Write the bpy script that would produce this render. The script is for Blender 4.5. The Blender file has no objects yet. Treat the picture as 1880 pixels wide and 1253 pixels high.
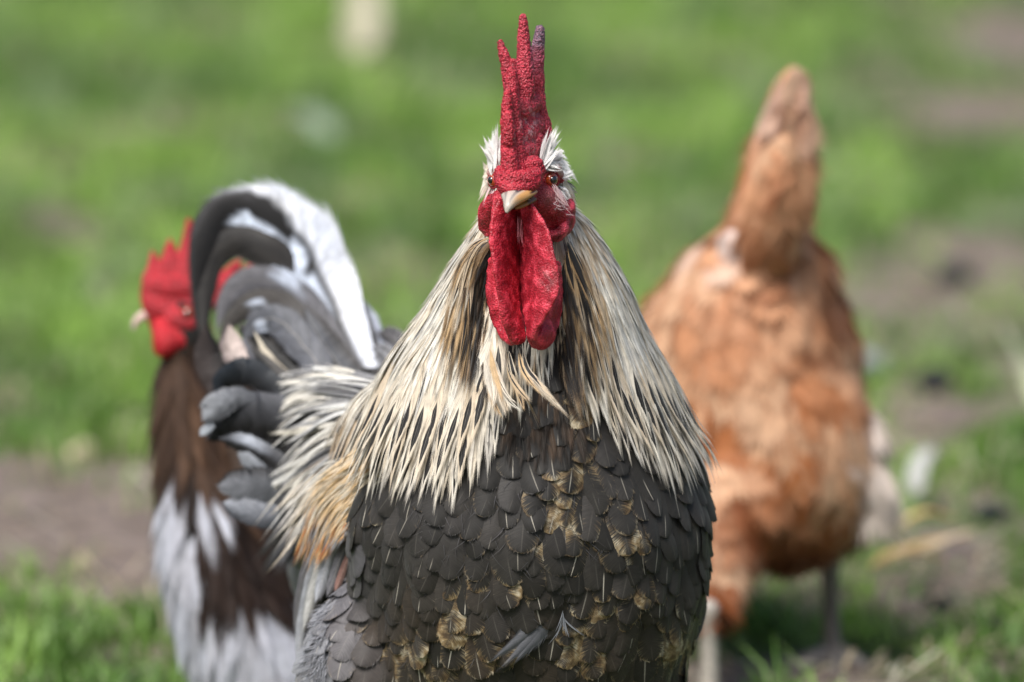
import bpy, math, random
import numpy as np
from mathutils import Vector, noise
from mathutils.bvhtree import BVHTree
random.seed(7); RNG = np.random.default_rng(11)
S = bpy.context.scene; COL = S.collection

# ------------------------------------------------------------------ camera, sky, sun, exposure
CAM_H, CAM_Y, AIM_Z = 1.2, -5.0, 0.38
PITCH = math.atan2(CAM_H - AIM_Z, -CAM_Y)
FPX = 14010.0                                   # focal length in pixels of an 1880 wide frame
cd = bpy.data.cameras.new('camera'); cam = bpy.data.objects.new('camera', cd); COL.objects.link(cam)
cam.location = (0, CAM_Y, CAM_H); cam.rotation_euler = (math.pi/2 - PITCH, 0, 0)
cd.sensor_width = 36; cd.lens = FPX/1880*36; cd.clip_end = 2000; cd.clip_start = .1
cd.dof.use_dof = True; cd.dof.focus_distance = 5.03; cd.dof.aperture_fstop = cd.lens/66.0
cd.dof.aperture_blades = 0
S.camera = cam
SUN_EL, SUN_AZ = math.radians(56), math.radians(-148)   # azimuth from +Y, clockwise: behind the camera, left
w = bpy.data.worlds.new('World'); S.world = w; w.use_nodes = True
nt = w.node_tree; bg = nt.nodes['Background']; sky = nt.nodes.new('ShaderNodeTexSky')
sky.sky_type = 'NISHITA'; sky.sun_disc = False; sky.sun_elevation = SUN_EL; sky.sun_rotation = SUN_AZ
sky.dust_density = 4; sky.air_density = 1.0; sky.ozone_density = 1.0
nt.links.new(sky.outputs[0], bg.inputs[0]); bg.inputs[1].default_value = .09
sd = bpy.data.lights.new('sun', 'SUN'); sun = bpy.data.objects.new('sun', sd); COL.objects.link(sun)
sd.energy = 2.9; sd.angle = math.radians(26); sd.color = (1, .985, .965)
sdir = Vector((math.sin(SUN_AZ)*math.cos(SUN_EL), math.cos(SUN_AZ)*math.cos(SUN_EL), math.sin(SUN_EL)))
sun.rotation_euler = sdir.to_track_quat('Z', 'Y').to_euler()
S.view_settings.view_transform = 'Standard'; S.view_settings.look = 'None'
S.view_settings.exposure = .5; S.view_settings.gamma = 1

# ------------------------------------------------------------------ helpers
CP = np.array([0, CAM_Y, CAM_H]); FW = np.array([0, math.cos(PITCH), -math.sin(PITCH)])
RT = np.array([1., 0, 0]); UP = np.cross(RT, FW)
def W(px, py, dy):
    """real point in the world plane y = dy seen in the given direction"""
    d = FW + RT*((px-940)/FPX) - UP*((py-626.5)/FPX)
    return CP + d*((dy-CAM_Y)/d[1])
def G(px, py):
    d = FW + RT*((px-940)/FPX) - UP*((py-626.5)/FPX)
    return CP + d*(-CAM_H/d[2])
def proj(P):
    q = np.asarray(P) - CP; z = q @ FW
    return 940 + FPX*(q @ RT)/z, 626.5 - FPX*(q @ UP)/z
def lin(r, g, b):
    c = np.array([r, g, b])/255.
    return np.where(c < .04045, c/12.92, ((c+.055)/1.055)**2.4)
def nz(v): return v/np.maximum(np.linalg.norm(v, axis=-1, keepdims=True), 1e-9)
def tag(o, label=None, cat=None, group=None, kind=None):
    if label: o['label'] = label
    if cat: o['category'] = cat
    if group: o['group'] = group
    if kind: o['kind'] = kind
    return o
def link(name, me, mat=None, parent=None):
    o = bpy.data.objects.new(name, me); COL.objects.link(o)
    if mat: me.materials.append(mat)
    if parent:
        o.parent = parent; o.matrix_parent_inverse = parent.matrix_world.inverted()
    return o
def empty(name, loc):
    o = bpy.data.objects.new(name, None); COL.objects.link(o); o.location = loc; o.empty_display_size = .05
    bpy.context.view_layer.update(); return o
def mesh_np(name, V, quads=None, tris=None, smooth=True, col=None, uv=None, rach=None):
    V = np.asarray(V, np.float32)
    q = np.zeros((0, 4), np.int32) if quads is None else np.asarray(quads, np.int32)
    t = np.zeros((0, 3), np.int32) if tris is None else np.asarray(tris, np.int32)
    loops = np.concatenate([q.ravel(), t.ravel()])
    tot = np.concatenate([np.full(len(q), 4), np.full(len(t), 3)]).astype(np.int32)
    st = np.concatenate([[0], np.cumsum(tot)[:-1]]).astype(np.int32)
    me = bpy.data.meshes.new(name)
    me.vertices.add(len(V)); me.vertices.foreach_set('co', V.ravel())
    me.loops.add(len(loops)); me.loops.foreach_set('vertex_index', loops)
    me.polygons.add(len(tot)); me.polygons.foreach_set('loop_start', st); me.polygons.foreach_set('loop_total', tot)
    me.update(calc_edges=True)
    if smooth: me.polygons.foreach_set('use_smooth', np.ones(len(tot), bool))
    if col is not None:
        a = me.color_attributes.new('Col', 'FLOAT_COLOR', 'POINT')
        a.data.foreach_set('color', np.asarray(col, np.float32).ravel())
    if uv is not None:
        u = me.uv_layers.new(name='UVMap'); u.data.foreach_set('uv', np.asarray(uv, np.float32)[loops].ravel())
    if rach is not None:
        a = me.attributes.new('rach', 'FLOAT', 'POINT'); a.data.foreach_set('value', np.asarray(rach, np.float32).ravel())
    return me
def crom(P, n):
    """Catmull-Rom resample of a polyline with any number of columns"""
    P = np.asarray(P, float); k = len(P)
    if k == 2: return P[0]+(P[1]-P[0])*np.linspace(0, 1, n)[:, None]
    Q = np.vstack([2*P[0]-P[1], P, 2*P[-1]-P[-2]]); s = np.linspace(0, k-1-1e-6, n); i = s.astype(int); f = (s-i)[:, None]
    a, b, c, d = Q[i], Q[i+1], Q[i+2], Q[i+3]
    return .5*((2*b)+(-a+c)*f+(2*a-5*b+4*c-d)*f**2+(-a+3*b-3*c+d)*f**3)
# unit icosphere
import bmesh
def ico(sub):
    bm = bmesh.new(); bmesh.ops.create_icosphere(bm, subdivisions=sub, radius=1)
    v = np.array([x.co[:] for x in bm.verts]); f = np.array([[y.index for y in x.verts] for x in bm.faces]); bm.free(); return v, f
ICO = ico(2)
def chain(pts, step=.35, px=True):
    """spheres along a smooth chain; points (px, py, depth, radius) or (x, y, z, radius)"""
    P = np.array([list(W(p[0], p[1], p[2]))+[p[3]] for p in pts]) if px else np.array(pts, float)
    if len(P) == 1: return P
    L = np.linalg.norm(np.diff(P[:, :3], axis=0), axis=1).sum()
    return crom(P, max(2, int(L/(step*P[:, 3].min()))+2))
def blob(spheres, voxel, smooth=4, scale=None):
    """one continuous surface grown round a set of spheres"""
    v, f = ICO; n = len(v)
    V = (v[None]*spheres[:, None, 3:4]+spheres[:, None, :3]).reshape(-1, 3)
    F = (f[None]+(np.arange(len(spheres))*n)[:, None, None]).reshape(-1, 3)
    me = mesh_np('tmp', V, tris=F); o = bpy.data.objects.new('tmp', me); COL.objects.link(o)
    m = o.modifiers.new('r', 'REMESH'); m.mode = 'VOXEL'; m.voxel_size = voxel; m.use_smooth_shade = True
    if smooth:
        s = o.modifiers.new('s', 'SMOOTH'); s.iterations = smooth; s.factor = .5
    bpy.context.view_layer.update()
    dg = bpy.context.evaluated_depsgraph_get(); r = bpy.data.meshes.new_from_object(o.evaluated_get(dg))
    bpy.data.objects.remove(o); bpy.data.meshes.remove(me)
    r.polygons.foreach_set('use_smooth', np.ones(len(r.polygons), bool)); return r
def vco(me):
    a = np.zeros(len(me.vertices)*3, np.float32); me.vertices.foreach_get('co', a); return a.reshape(-1, 3).astype(float)
def vno(me):
    a = np.zeros(len(me.vertices)*3, np.float32); me.vertices.foreach_get('normal', a); return a.reshape(-1, 3).astype(float)
def setco(me, V): me.vertices.foreach_set('co', V.astype(np.float32).ravel()); me.update()
def beads(me, freq, amp, mask=None, wr=0, wf=60):
    """papillae: little beads standing out of the skin, and broad wrinkles"""
    V, N = vco(me), vno(me); h = np.zeros(len(V))
    for i, p in enumerate(V):
        q = Vector(p*freq); d = noise.voronoi(q)[0][0]
        h[i] = amp*(1-min(1, d*1.25))**.7
        if wr: h[i] += wr*noise.noise(Vector(p*wf))
    PAP[me.name] = np.clip(h/amp, 0, 1)
    setco(me, V+N*h[:, None]); return me
def setcol(me, C):
    if C.shape[1] == 3: C = np.hstack([C, np.zeros((len(C), 1))])
    a = me.color_attributes.new('Col', 'FLOAT_COLOR', 'POINT'); a.data.foreach_set('color', C.astype(np.float32).ravel())

# ------------------------------------------------------------------ materials
class NT:
    def __init__(s, name):
        s.m = bpy.data.materials.new(name); s.m.use_nodes = True; s.t = s.m.node_tree; s.b = s.t.nodes['Principled BSDF']
    def n(s, typ, **k):
        x = s.t.nodes.new('ShaderNode'+typ)
        for a, v in k.items(): setattr(x, a, v)
        return x
    def l(s, a, b): s.t.links.new(a, b)
    def val(s, x, inp):
        if isinstance(x, (int, float)): inp.default_value = x
        elif isinstance(x, tuple): inp.default_value = x
        else: s.l(x, inp)
    def math(s, op, a, b=0, c=0, clamp=False):
        x = s.n('Math', operation=op, use_clamp=clamp); s.val(a, x.inputs[0]); s.val(b, x.inputs[1]); s.val(c, x.inputs[2]); return x.outputs[0]
    def mix(s, f, a, b, bt='MIX'):
        x = s.n('Mix', data_type='RGBA', blend_type=bt); s.val(f, x.inputs[0])
        for v, i in ((a, 6), (b, 7)):
            if isinstance(v, (tuple, list, np.ndarray)): x.inputs[i].default_value = tuple(v)[:3]+(1,)
            else: s.l(v, x.inputs[i])
        return x.outputs[2]
    def noise(s, vec, scale, detail=3, rough=.55):
        x = s.n('TexNoise'); s.l(vec, x.inputs['Vector']); x.inputs['Scale'].default_value = scale
        x.inputs['Detail'].default_value = detail; x.inputs['Roughness'].default_value = rough; return x.outputs[0]
    def ramp(s, f, stops):
        x = s.n('ValToRGB'); s.l(f, x.inputs[0]); e = x.color_ramp.elements
        while len(e) < len(stops): e.new(.5)
        for i, (p, c) in enumerate(stops): e[i].position = p; e[i].color = tuple(c)[:3]+(1,)
        return x.outputs[0]
    def bump(s, h, strength, dist):
        x = s.n('Bump'); x.inputs['Strength'].default_value = strength; x.inputs['Distance'].default_value = dist
        s.l(h, x.inputs['Height']); s.l(x.outputs[0], s.b.inputs['Normal'])
def feather_mat(name, freq=1500., amp=.35, rough=.62, trans=.12, sheen=.06, dark=(.012, .011, .011), pale=False, slope=.006, fine=0., coarse=0.):
    m = NT(name); at = m.n('Attribute', attribute_name='Col'); ra = m.n('Attribute', attribute_name='rach')
    uv = m.n('UVMap'); sp = m.n('SeparateXYZ'); m.l(uv.outputs[0], sp.inputs[0])
    u = m.math('ABSOLUTE', sp.outputs[0]); v = sp.outputs[1]
    b = m.math('MULTIPLY_ADD', u, -slope, v)
    cb = m.n('CombineXYZ'); m.l(m.math('MULTIPLY', b, freq), cb.inputs[0]); m.l(m.math('MULTIPLY', u, .8), cb.inputs[1])
    nz1 = m.noise(cb.outputs[0], 1.0, 2)
    geo = m.n('NewGeometry'); big = m.noise(geo.outputs['Position'], 160, 3)
    uj = m.math('MULTIPLY_ADD', m.math('SUBTRACT', nz1, .5), .45, u)
    if pale:
        med = m.noise(geo.outputs['Position'], 75, 3, .6); q = m.math('ADD', m.math('MULTIPLY', at.outputs['Alpha'], 1.1), m.math('MULTIPLY_ADD', nz1, 1.5, m.math('MULTIPLY_ADD', u, .75, med)))
        f = m.math('MULTIPLY', m.math('SUBTRACT', q, 2.2), 1.9, clamp=True)
        c = m.mix(m.math('MULTIPLY', f, .85), at.outputs['Color'], m.ramp(big, [(.35, lin(104, 82, 56)), (.5, lin(150, 128, 92)), (.65, lin(188, 176, 150))]))
    else:
        stripe = m.math('MULTIPLY', m.math('SUBTRACT', at.outputs['Alpha'], uj), 9, clamp=True)
        c = m.mix(stripe, at.outputs['Color'], dark)
    rl = m.math('MULTIPLY', m.math('LESS_THAN', u, .04), ra.outputs['Fac'])
    c = m.mix(rl, c, (.5, .46, .38))
    k = m.math('MULTIPLY_ADD', m.math('SUBTRACT', nz1, .5), amp*2.4, 1.0)
    k = m.math('MULTIPLY', k, m.math('MULTIPLY_ADD', m.math('SUBTRACT', big, .5), .7, 1.0))
    if fine: c = m.mix(m.math('MULTIPLY', m.math('MULTIPLY', m.math('SUBTRACT', .44, nz1), 9, clamp=True), fine), c, (.075, .065, .055))
    if coarse:
        cb2 = m.n('CombineXYZ'); m.l(m.math('MULTIPLY', m.math('MULTIPLY_ADD', u, -.02, v), 160), cb2.inputs[0]); m.l(m.math('MULTIPLY', sp.outputs[0], .7), cb2.inputs[1]); nz2 = m.noise(cb2.outputs[0], 1.0, 3)
        k = m.math('MULTIPLY', k, m.math('MULTIPLY_ADD', m.math('SUBTRACT', nz2, .5), coarse, 1.0))
    hs = m.n('HueSaturation'); m.l(c, hs.inputs['Color']); m.l(k, hs.inputs['Value'])
    m.l(hs.outputs[0], m.b.inputs['Base Color']); m.b.inputs['Roughness'].default_value = rough
    m.b.inputs['Specular IOR Level'].default_value = .3
    m.b.inputs['Sheen Weight'].default_value = sheen
    m.bump(nz1, .5, .0004)
    if trans:
        tr = m.n('BsdfTranslucent'); m.l(hs.outputs[0], tr.inputs[0]); mx = m.n('MixShader'); mx.inputs[0].default_value = trans
        out = m.t.nodes['Material Output']; m.l(m.b.outputs[0], mx.inputs[1]); m.l(tr.outputs[0], mx.inputs[2]); m.l(mx.outputs[0], out.inputs[0])
    return m.m
M_F = feather_mat('feather'); M_FB = feather_mat('breast_feather', freq=1900, amp=.5, rough=.55, trans=.05, pale=True); M_FH = feather_mat('hackle_feather', freq=430, amp=.4, slope=.017, fine=.5, rough=.5); M_FT = feather_mat('tail_feather', freq=700, amp=.42, coarse=1.3, rough=.5, trans=.06, sheen=.02)
def skin_mat(name, bumpd=.0011, rough=.42, bead=.42):
    m = NT(name); at = m.n('Attribute', attribute_name='Col'); g = m.n('NewGeometry')
    vo = m.n('TexVoronoi'); m.l(g.outputs['Position'], vo.inputs['Vector']); vo.inputs['Scale'].default_value = 850
    n1 = m.noise(g.outputs['Position'], 90, 4); n2 = m.noise(g.outputs['Position'], 420, 3)
    dd = m.math('SUBTRACT', 1.0, vo.outputs['Distance'])
    c = m.mix(m.math('MULTIPLY', m.math('SUBTRACT', n1, .42, clamp=True), 2.2, clamp=True), at.outputs['Color'], m.mix(1.0, at.outputs['Color'], (.8, .6, .65), 'MULTIPLY'))
    c = m.mix(m.math('MULTIPLY', m.math('POWER', dd, 3.0), bead, clamp=True), c, (.72, .20, .25))  # pink dots carry the bead highlights in the colour
    m.l(c, m.b.inputs['Base Color']); m.b.inputs['Roughness'].default_value = rough
    m.b.inputs['Specular IOR Level'].default_value = .45
    m.b.inputs['Subsurface Weight'].default_value = .12; m.b.inputs['Subsurface Radius'].default_value = (.004, .001, .0008)
    m.b.inputs['Subsurface Scale'].default_value = .6
    m.bump(m.math('MULTIPLY_ADD', n2, .6, dd), .8, bumpd); return m.m
M_SKIN = skin_mat('comb_skin'); M_WAT = skin_mat('wattle_skin', .0007, .38, .25)
PAP = {}
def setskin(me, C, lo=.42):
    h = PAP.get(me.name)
    if h is not None: k = h[:, None]; C = C*(lo+(1.14-lo)*k)+lin(228, 120, 138)*(.26*k**3)  # papilla colour, with highlights on tops and shade in valleys put in
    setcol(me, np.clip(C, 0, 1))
def plain(name, c, rough=.5, spec=.5, nscale=0, namp=.3, coat=0):
    m = NT(name)
    if nscale:
        g = m.n('NewGeometry'); n1 = m.noise(g.outputs['Position'], nscale, 4)
        k = m.ramp(n1, [(.3, np.array(c)*(1-namp)), (.7, np.minimum(1, np.array(c)*(1+namp)))]); m.l(k, m.b.inputs['Base Color'])
        m.bump(n1, .5, .3/nscale)
    else: m.b.inputs['Base Color'].default_value = tuple(c)+(1,)
    m.b.inputs['Roughness'].default_value = rough; m.b.inputs['Specular IOR Level'].default_value = spec
    m.b.inputs['Coat Weight'].default_value = coat; return m.m
M_ATT = NT('horn'); _a = M_ATT.n('Attribute', attribute_name='Col'); M_ATT.l(_a.outputs['Color'], M_ATT.b.inputs['Base Color'])
M_ATT.b.inputs['Roughness'].default_value = .33; M_HORN = M_ATT.m
M_LEG = plain('leg_scales', (.16, .145, .13), .55, .4, 300, .45)
M_LEGP = plain('pale_leg_scales', (.42, .38, .33), .55, .4, 300, .3)
M_IRIS = plain('iris', (.34, .05, .012), .15, .6, 900, .6, 1)
M_PUP = plain('pupil', (.004, .004, .004), .05, .8, coat=1)

# ------------------------------------------------------------------ feathers
def prof_lance(t): return np.clip(t/.22, 0, 1)**.6*np.clip((1-t)/.55, 0, 1)**.75
def prof_round(t): return np.clip(t/.35, 0, 1)**.5*np.sqrt(np.clip(1-np.clip((t-.5)/.5, 0, 1)**2.3, 0, 1))
def prof_strap(t): return np.clip(t/.12, 0, 1)**.5*np.sqrt(np.clip(1-np.clip((t-.72)/.28, 0, 1)**2, 0, 1))
class Plumage:
    """collects feathers (shaft points, normals, widths, colours) into one mesh"""
    COLS = np.array([-1, -.5, 0, .5, 1])
    def __init__(s): s.V=[]; s.Q=[]; s.T=[]; s.C=[]; s.U=[]; s.R=[]; s.n=0
    def add(s, C, N, Wd, col, stripe=0., rach=0., camber=.25, tooth=(.35, 1.2), side_shift=None):
        """C,N: (F,n,3); Wd: (F,n) half widths; col: (F,n,3) or (F,n,5,3)"""
        F, n, _ = C.shape; cols = s.COLS; m = len(cols)
        T = nz(np.gradient(C, axis=1)); N = nz(N - T*(N*T).sum(-1, keepdims=True)); B = np.cross(T, N)
        if side_shift is None: side_shift = 0
        V = C[:, :, None]+B[:, :, None]*(cols[None, None, :, None]*Wd[:, :, None, None]) - N[:, :, None]*(camber*cols[None, None, :, None]**2*Wd[:, :, None, None])
        L = np.linalg.norm(np.diff(C, axis=1), axis=-1); A = np.concatenate([np.zeros((F, 1)), np.cumsum(L, 1)], 1)+RNG.random((F, 1))*7
        if col.ndim == 3: col = np.repeat(col[:, :, None], m, 2)
        stripe = np.broadcast_to(stripe, (F, n)); rach = np.broadcast_to(rach, (F, n))
        c4 = np.concatenate([col, np.repeat(stripe[:, :, None, None], m, 2)], -1)
        uv = np.stack([np.broadcast_to(cols, (F, n, m)), np.broadcast_to(A[:, :, None], (F, n, m))], -1)
        idx = (s.n+np.arange(F*n*m)).reshape(F, n, m)
        q = np.stack([idx[:, :-1, :-1], idx[:, :-1, 1:], idx[:, 1:, 1:], idx[:, 1:, :-1]], -1).reshape(-1, 4)
        s.V.append(V.reshape(-1, 3)); s.C.append(c4.reshape(-1, 4)); s.U.append(uv.reshape(-1, 2)); s.R.append(np.repeat(rach[:, :, None], m, 2).reshape(-1)); s.Q.append(q)
        s.n += F*n*m
        if tooth:
            k = 3                      # barb tips per segment and side
            for sgn, ci in ((-1, 0), (1, m-1)):
                for j in range(k):
                    a = j/k; b2 = (j+1)/k
                    P0 = V[:, :-1, ci]*(1-a)+V[:, 1:, ci]*a; P1 = V[:, :-1, ci]*(1-b2)+V[:, 1:, ci]*b2
                    wd = Wd[:, :-1, None]
                    r = RNG.random((F, n-1, 1))
                    AP = P1+B[:, :-1]*(sgn*wd*tooth[0]*(.3+r))+T[:, :-1]*(L[:, :, None]*tooth[1]*(.5+.8*r)) + N[:, :-1]*(wd*.15*(r-.5))
                    tv = np.stack([P0, P1, AP], 2); nn = F*(n-1)
                    cc = c4[:, :-1, ci]; c3 = np.repeat(cc[:, :, None], 3, 2).copy(); c3[..., 3] = np.minimum(c3[..., 3], .6)
                    u3 = np.zeros((F, n-1, 3, 2)); u3[..., 0] = sgn; u3[..., 1] = A[:, :-1, None]
                    s.V.append(tv.reshape(-1, 3)); s.C.append(c3.reshape(-1, 4)); s.U.append(u3.reshape(-1, 2)); s.R.append(np.zeros(nn*3))
                    s.T.append((s.n+np.arange(nn*3)).reshape(-1, 3)); s.n += nn*3
    def build(s, name, mat, parent=None):
        me = mesh_np(name, np.concatenate(s.V), np.concatenate(s.Q), np.concatenate(s.T) if s.T else None, True, np.concatenate(s.C), np.concatenate(s.U), np.concatenate(s.R))
        return link(name, me, mat, parent)
class Skin:
    """the surface feathers grow on"""
    def __init__(s, me):
        s.V = vco(me); s.N = vno(me); s.F = [tuple(p.vertices) for p in me.polygons]
        s.bvh = BVHTree.FromPolygons([tuple(v) for v in s.V], s.F)
        a = np.zeros(len(me.polygons)); me.polygons.foreach_get('area', a); s.cum = np.cumsum(a)/a.sum(); s.area = a.sum()
        s.fv = [s.V[list(f)] for f in s.F]; s.fn = s.N
    def near(s, p):
        h = s.bvh.find_nearest(Vector(p)); f = s.F[h[2]]
        co = s.V[list(f)]; d = 1/(np.linalg.norm(co-np.array(h[0]), axis=1)+1e-5); nn = (s.N[list(f)]*d[:, None]).sum(0)
        return np.array(h[0]), nn/np.linalg.norm(nn)
    def sample(s, n):
        i = np.searchsorted(s.cum, RNG.random(n)); out = []
        for k in i:
            f = s.fv[min(k, len(s.fv)-1)]; r = RNG.dirichlet(np.ones(len(f))); out.append(r @ f)
        return np.array(out)
    def poisson(s, n, rad, ok):
        """roots at least rad(p) apart"""
        P = [p for p in s.sample(n) if ok(p)]; cell = {}; out = []
        for p in P:
            r = rad(p) if callable(rad) else rad
            k = tuple(np.floor(p/.01).astype(int)); R = int(math.ceil(r/.01)); bad = False
            for a in range(-R, R+1):
                for b in range(-R, R+1):
                    for c in range(-R, R+1):
                        for q in cell.get((k[0]+a, k[1]+b, k[2]+c), ()):
                            if (q-p) @ (q-p) < r*r: bad = True; break
                        if bad: break
                    if bad: break
                if bad: break
            if not bad: cell.setdefault(k, []).append(p); out.append(p)
        return out
    def trace(s, p, dirf, length, n, sign=1):
        P = []; Nn = []; st = length/(n-1); q, nn = s.near(p)
        for i in range(n):
            P.append(q); Nn.append(nn)
            d = dirf(q, nn); d = d-nn*(d @ nn); d = d/(np.linalg.norm(d)+1e-9)
            q, nn = s.near(q+sign*d*st)
        if sign < 0: P.reverse(); Nn.reverse()
        return np.array(P), np.array(Nn)
def pnoise(p, f, seed=0): return noise.noise(Vector((p[0]*f+seed, p[1]*f, p[2]*f)))
def interp(x, tab): t = np.array(tab, float); return np.interp(x, t[:, 0], t[:, 1])
#@@PART2
# ------------------------------------------------------------------ generic plumage over a body
def cover(pl, sk, roots, dirf, length, halfw, prof, color, n=9, off=(.001, .006), stripe=None, rach=None, camber=.25, tooth=(.35, 1.2), sign=1, keep=None, jitter=.12, tipc=False):
    Cs=[]; Ns=[]; Ws=[]; Cc=[]; St=[]; Ra=[]
    tu = np.linspace(0, 1, n); t = np.sin(tu*math.pi/2)**.8 if tipc else tu; pr = prof(t)
    for p in roots:
        L = length(p)*(1+.15*(random.random()-.5)); P, Nn = sk.trace(p, dirf, L, n, sign)
        if tipc: P = np.stack([np.interp(t, tu, P[:, k]) for k in range(3)], 1); Nn = np.stack([np.interp(t, tu, Nn[:, k]) for k in range(3)], 1)
        if keep and not keep(P): continue
        sw = np.cross(Nn[0], P[-1]-P[0])*jitter*(random.random()-.5)*2
        lift = off[0]+(off[1]-off[0])*t**1.3*(.75+.5*random.random())
        C = P+Nn*lift[:, None]+sw[None]*(t**1.5)[:, None]
        roll = .35*(random.random()-.5)
        B = np.cross(nz(np.gradient(C, axis=0)), Nn); Nr = nz(Nn+B*roll)
        Cs.append(C); Ns.append(Nr); Ws.append(pr*halfw(p)*(.85+.3*random.random()))
        Cc.append(color(P, t)); St.append(stripe(P, t) if stripe else t*0); Ra.append(rach(P, t) if rach else t*0)
    if Cs: pl.add(np.array(Cs), np.array(Ns), np.array(Ws), np.array(Cc), np.array(St), np.array(Ra), camber, tooth)
def patch(pl, guides, count, lenr, halfw, prof, color, hint=(0, -1, .3), n=9, off=(.001, .007), stripe=None, rach=None, camber=.25, tooth=(.35, 1.2), vmax=1., vmin=0., jit=.15, stag=0.):
    g = np.array([crom([list(W(*q)) for q in gd], 14) for gd in guides])
    def Sf(u, v):
        row = crom(g[:, :, :].reshape(len(g), -1), 41).reshape(41, 14, 3)
        return row
    row = Sf(0, 0); hint = np.array(hint, float)
    def at(u, v):
        a = np.clip(u, 0, 1)*40; i = np.minimum(a.astype(int), 39); fa = (a-i)[..., None]
        b = np.clip(v, 0, 1)*13; j = np.minimum(b.astype(int), 12); fb = (b-j)[..., None]
        return (row[i, j]*(1-fa)+row[i+1, j]*fa)*(1-fb)+(row[i, j+1]*(1-fa)+row[i+1, j+1]*fa)*fb
    t = np.linspace(0, 1, n); U = RNG.random(count); lv = lenr[0]+(lenr[1]-lenr[0])*RNG.random(count)
    v0 = vmin + RNG.random(count)*((vmax-stag*RNG.random(count))-vmin-lv); u = U[:, None]+jit*.1*(RNG.random((count, 1))-.5)*t**1.5; v = v0[:, None]+lv[:, None]*t
    C = at(u+0*v, v); du = at(np.clip(u+.02, 0, 1)+0*v, v)-at(np.clip(u-.02, 0, 1)+0*v, v); dv = np.gradient(C, axis=1)
    N = nz(np.cross(du, dv)); s = np.sign((N*hint).sum(-1, keepdims=True)); N = N*s
    order = (1-v0)[:, None]; lift = off[0]+(off[1]-off[0])*t**1.2*(.7+.6*RNG.random((count, 1)))
    C = C+N*lift[..., None]; B = np.cross(nz(dv), N); N = nz(N+B*(.4*(RNG.random((count, 1, 1))-.5)))
    Wd = prof(t)[None]*halfw*(.8+.4*RNG.random((count, 1)))
    col = np.array([color(C[i], u[i], v[i], t) for i in range(count)])
    st = np.array([stripe(C[i], u[i], v[i], t) for i in range(count)]) if stripe else 0.
    ra = np.array([rach(C[i], u[i], v[i], t) for i in range(count)]) if rach else 0.
    pl.add(C, N, Wd, col, st, ra, camber, tooth)
def ribbon(name, pts, colfn, mat, parent, n=26, roll=0., camber=.18, prof=prof_strap, tooth=(.06, .8), rach=0., ncol=9, hint=None):
    """one long tail or wing feather; points (px, py, depth, inner half width px, outer half width px)"""
    P = np.array([list(W(p[0], p[1], p[2]))+[p[3]/2600, p[4]/2600] for p in pts]); R = crom(P, n); t = np.linspace(0, 1, n)
    pl = Plumage(); pl.COLS = np.linspace(-1, 1, ncol)
    C = R[None, :, :3]; N = np.broadcast_to(-FW if hint is None else np.array(hint, float), C.shape).copy(); T = nz(np.gradient(C, axis=1)); B = np.cross(T, nz(N)); N = nz(N+B*roll)
    sd_ = random.random()*90; wv = lambda k: 1+.16*np.array([noise.noise(Vector((a*14, k, sd_))) for a in t]); wi, wo = R[:, 3]*prof(t)*wv(0), R[:, 4]*prof(t)*wv(5)
    Wd = np.maximum(wi, wo)[None]
    c = np.array([[colfn(tt, u, R[i, :3]) for u in pl.COLS] for i, tt in enumerate(t)])[None]
    # uneven vanes: slide the shaft line so that both half widths come out
    B = np.cross(T, nz(N-T*(N*T).sum(-1, keepdims=True)))
    C = C+B*((wo-wi)/2)[None, :, None]; Wd = ((wo+wi)/2)[None]+1e-5
    pl.add(C, N, Wd, c, 0., rach, camber, tooth)
    return pl.build(name, mat, parent)
def prof_hack(t): return np.clip(t/.25, 0, 1)**.6*np.clip((1-t)/.36, 0, 1)**.8*(.75+.25*np.clip(t/.6, 0, 1))
def mixc(a, b, k): return a*(1-k)+b*k

# ================================================================== THE FRONT ROOSTER
R1 = empty('rooster', tuple(W(960, 960, .06)*np.array([1, 1, 0])))
tag(R1, 'big cream-necked rooster with charcoal breast and tall red comb, staring straight at the camera', 'rooster')
CREAM, TAN, GREYW, WHT = lin(226, 219, 203), lin(204, 172, 128), lin(178, 177, 174), lin(240, 239, 234)
CHAR, CHAR2, BEIGE, BROWN, BLK = lin(54, 51, 48), lin(39, 37, 34), lin(168, 146, 108), lin(112, 84, 58), lin(14, 13, 13)
GREY, LGREY, ORANGE, GOLD = lin(104, 103, 107), lin(160, 162, 168), lin(180, 98, 44), lin(222, 184, 128)
core = np.vstack([
    chain([(962, 350, .012, .016), (968, 400, .015, .021), (978, 470, .025, .040), (980, 540, .03, .054), (978, 620, .035, .069), (972, 700, .04, .082), (966, 780, .045, .098), (964, 860, .05, .112), (962, 940, .05, .1205), (962, 1010, .055, .1215), (960, 1100, .06, .115), (950, 1200, .08, .103), (930, 1290, .1, .085)]),
    chain([(985, 900, .05, .110), (1006, 960, .052, .1135), (1006, 1040, .055, .1125), (990, 1110, .06, .108)]),
    chain([(930, 900, .09, .115), (860, 960, .16, .112), (775, 930, .24, .098), (700, 870, .32, .075), (640, 820, .38, .05)]),
    chain([(930, 1160, .12, .10), (800, 1120, .2, .088), (720, 1020, .29, .075)]),
    chain([(700, 1150, .05, .038), (676, 1220, .045, .046), (668, 1280, .05, .045), (670, 1360, .06, .032), (670, 1440, .06, .02)]),
    chain([(1130, 1220, .06, .05), (1120, 1330, .07, .04), (1110, 1420, .07, .022)])])
body_me = blob(core, .006, 8); sk1 = Skin(body_me)
C0 = np.repeat(CHAR2[None]*.8, len(sk1.V), 0); setcol(body_me, C0)
M_DOWN = plain('dark_down', (.03, .028, .027), .9, .1, 700, .4)
body1 = link('body', body_me, M_DOWN, R1)
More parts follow.
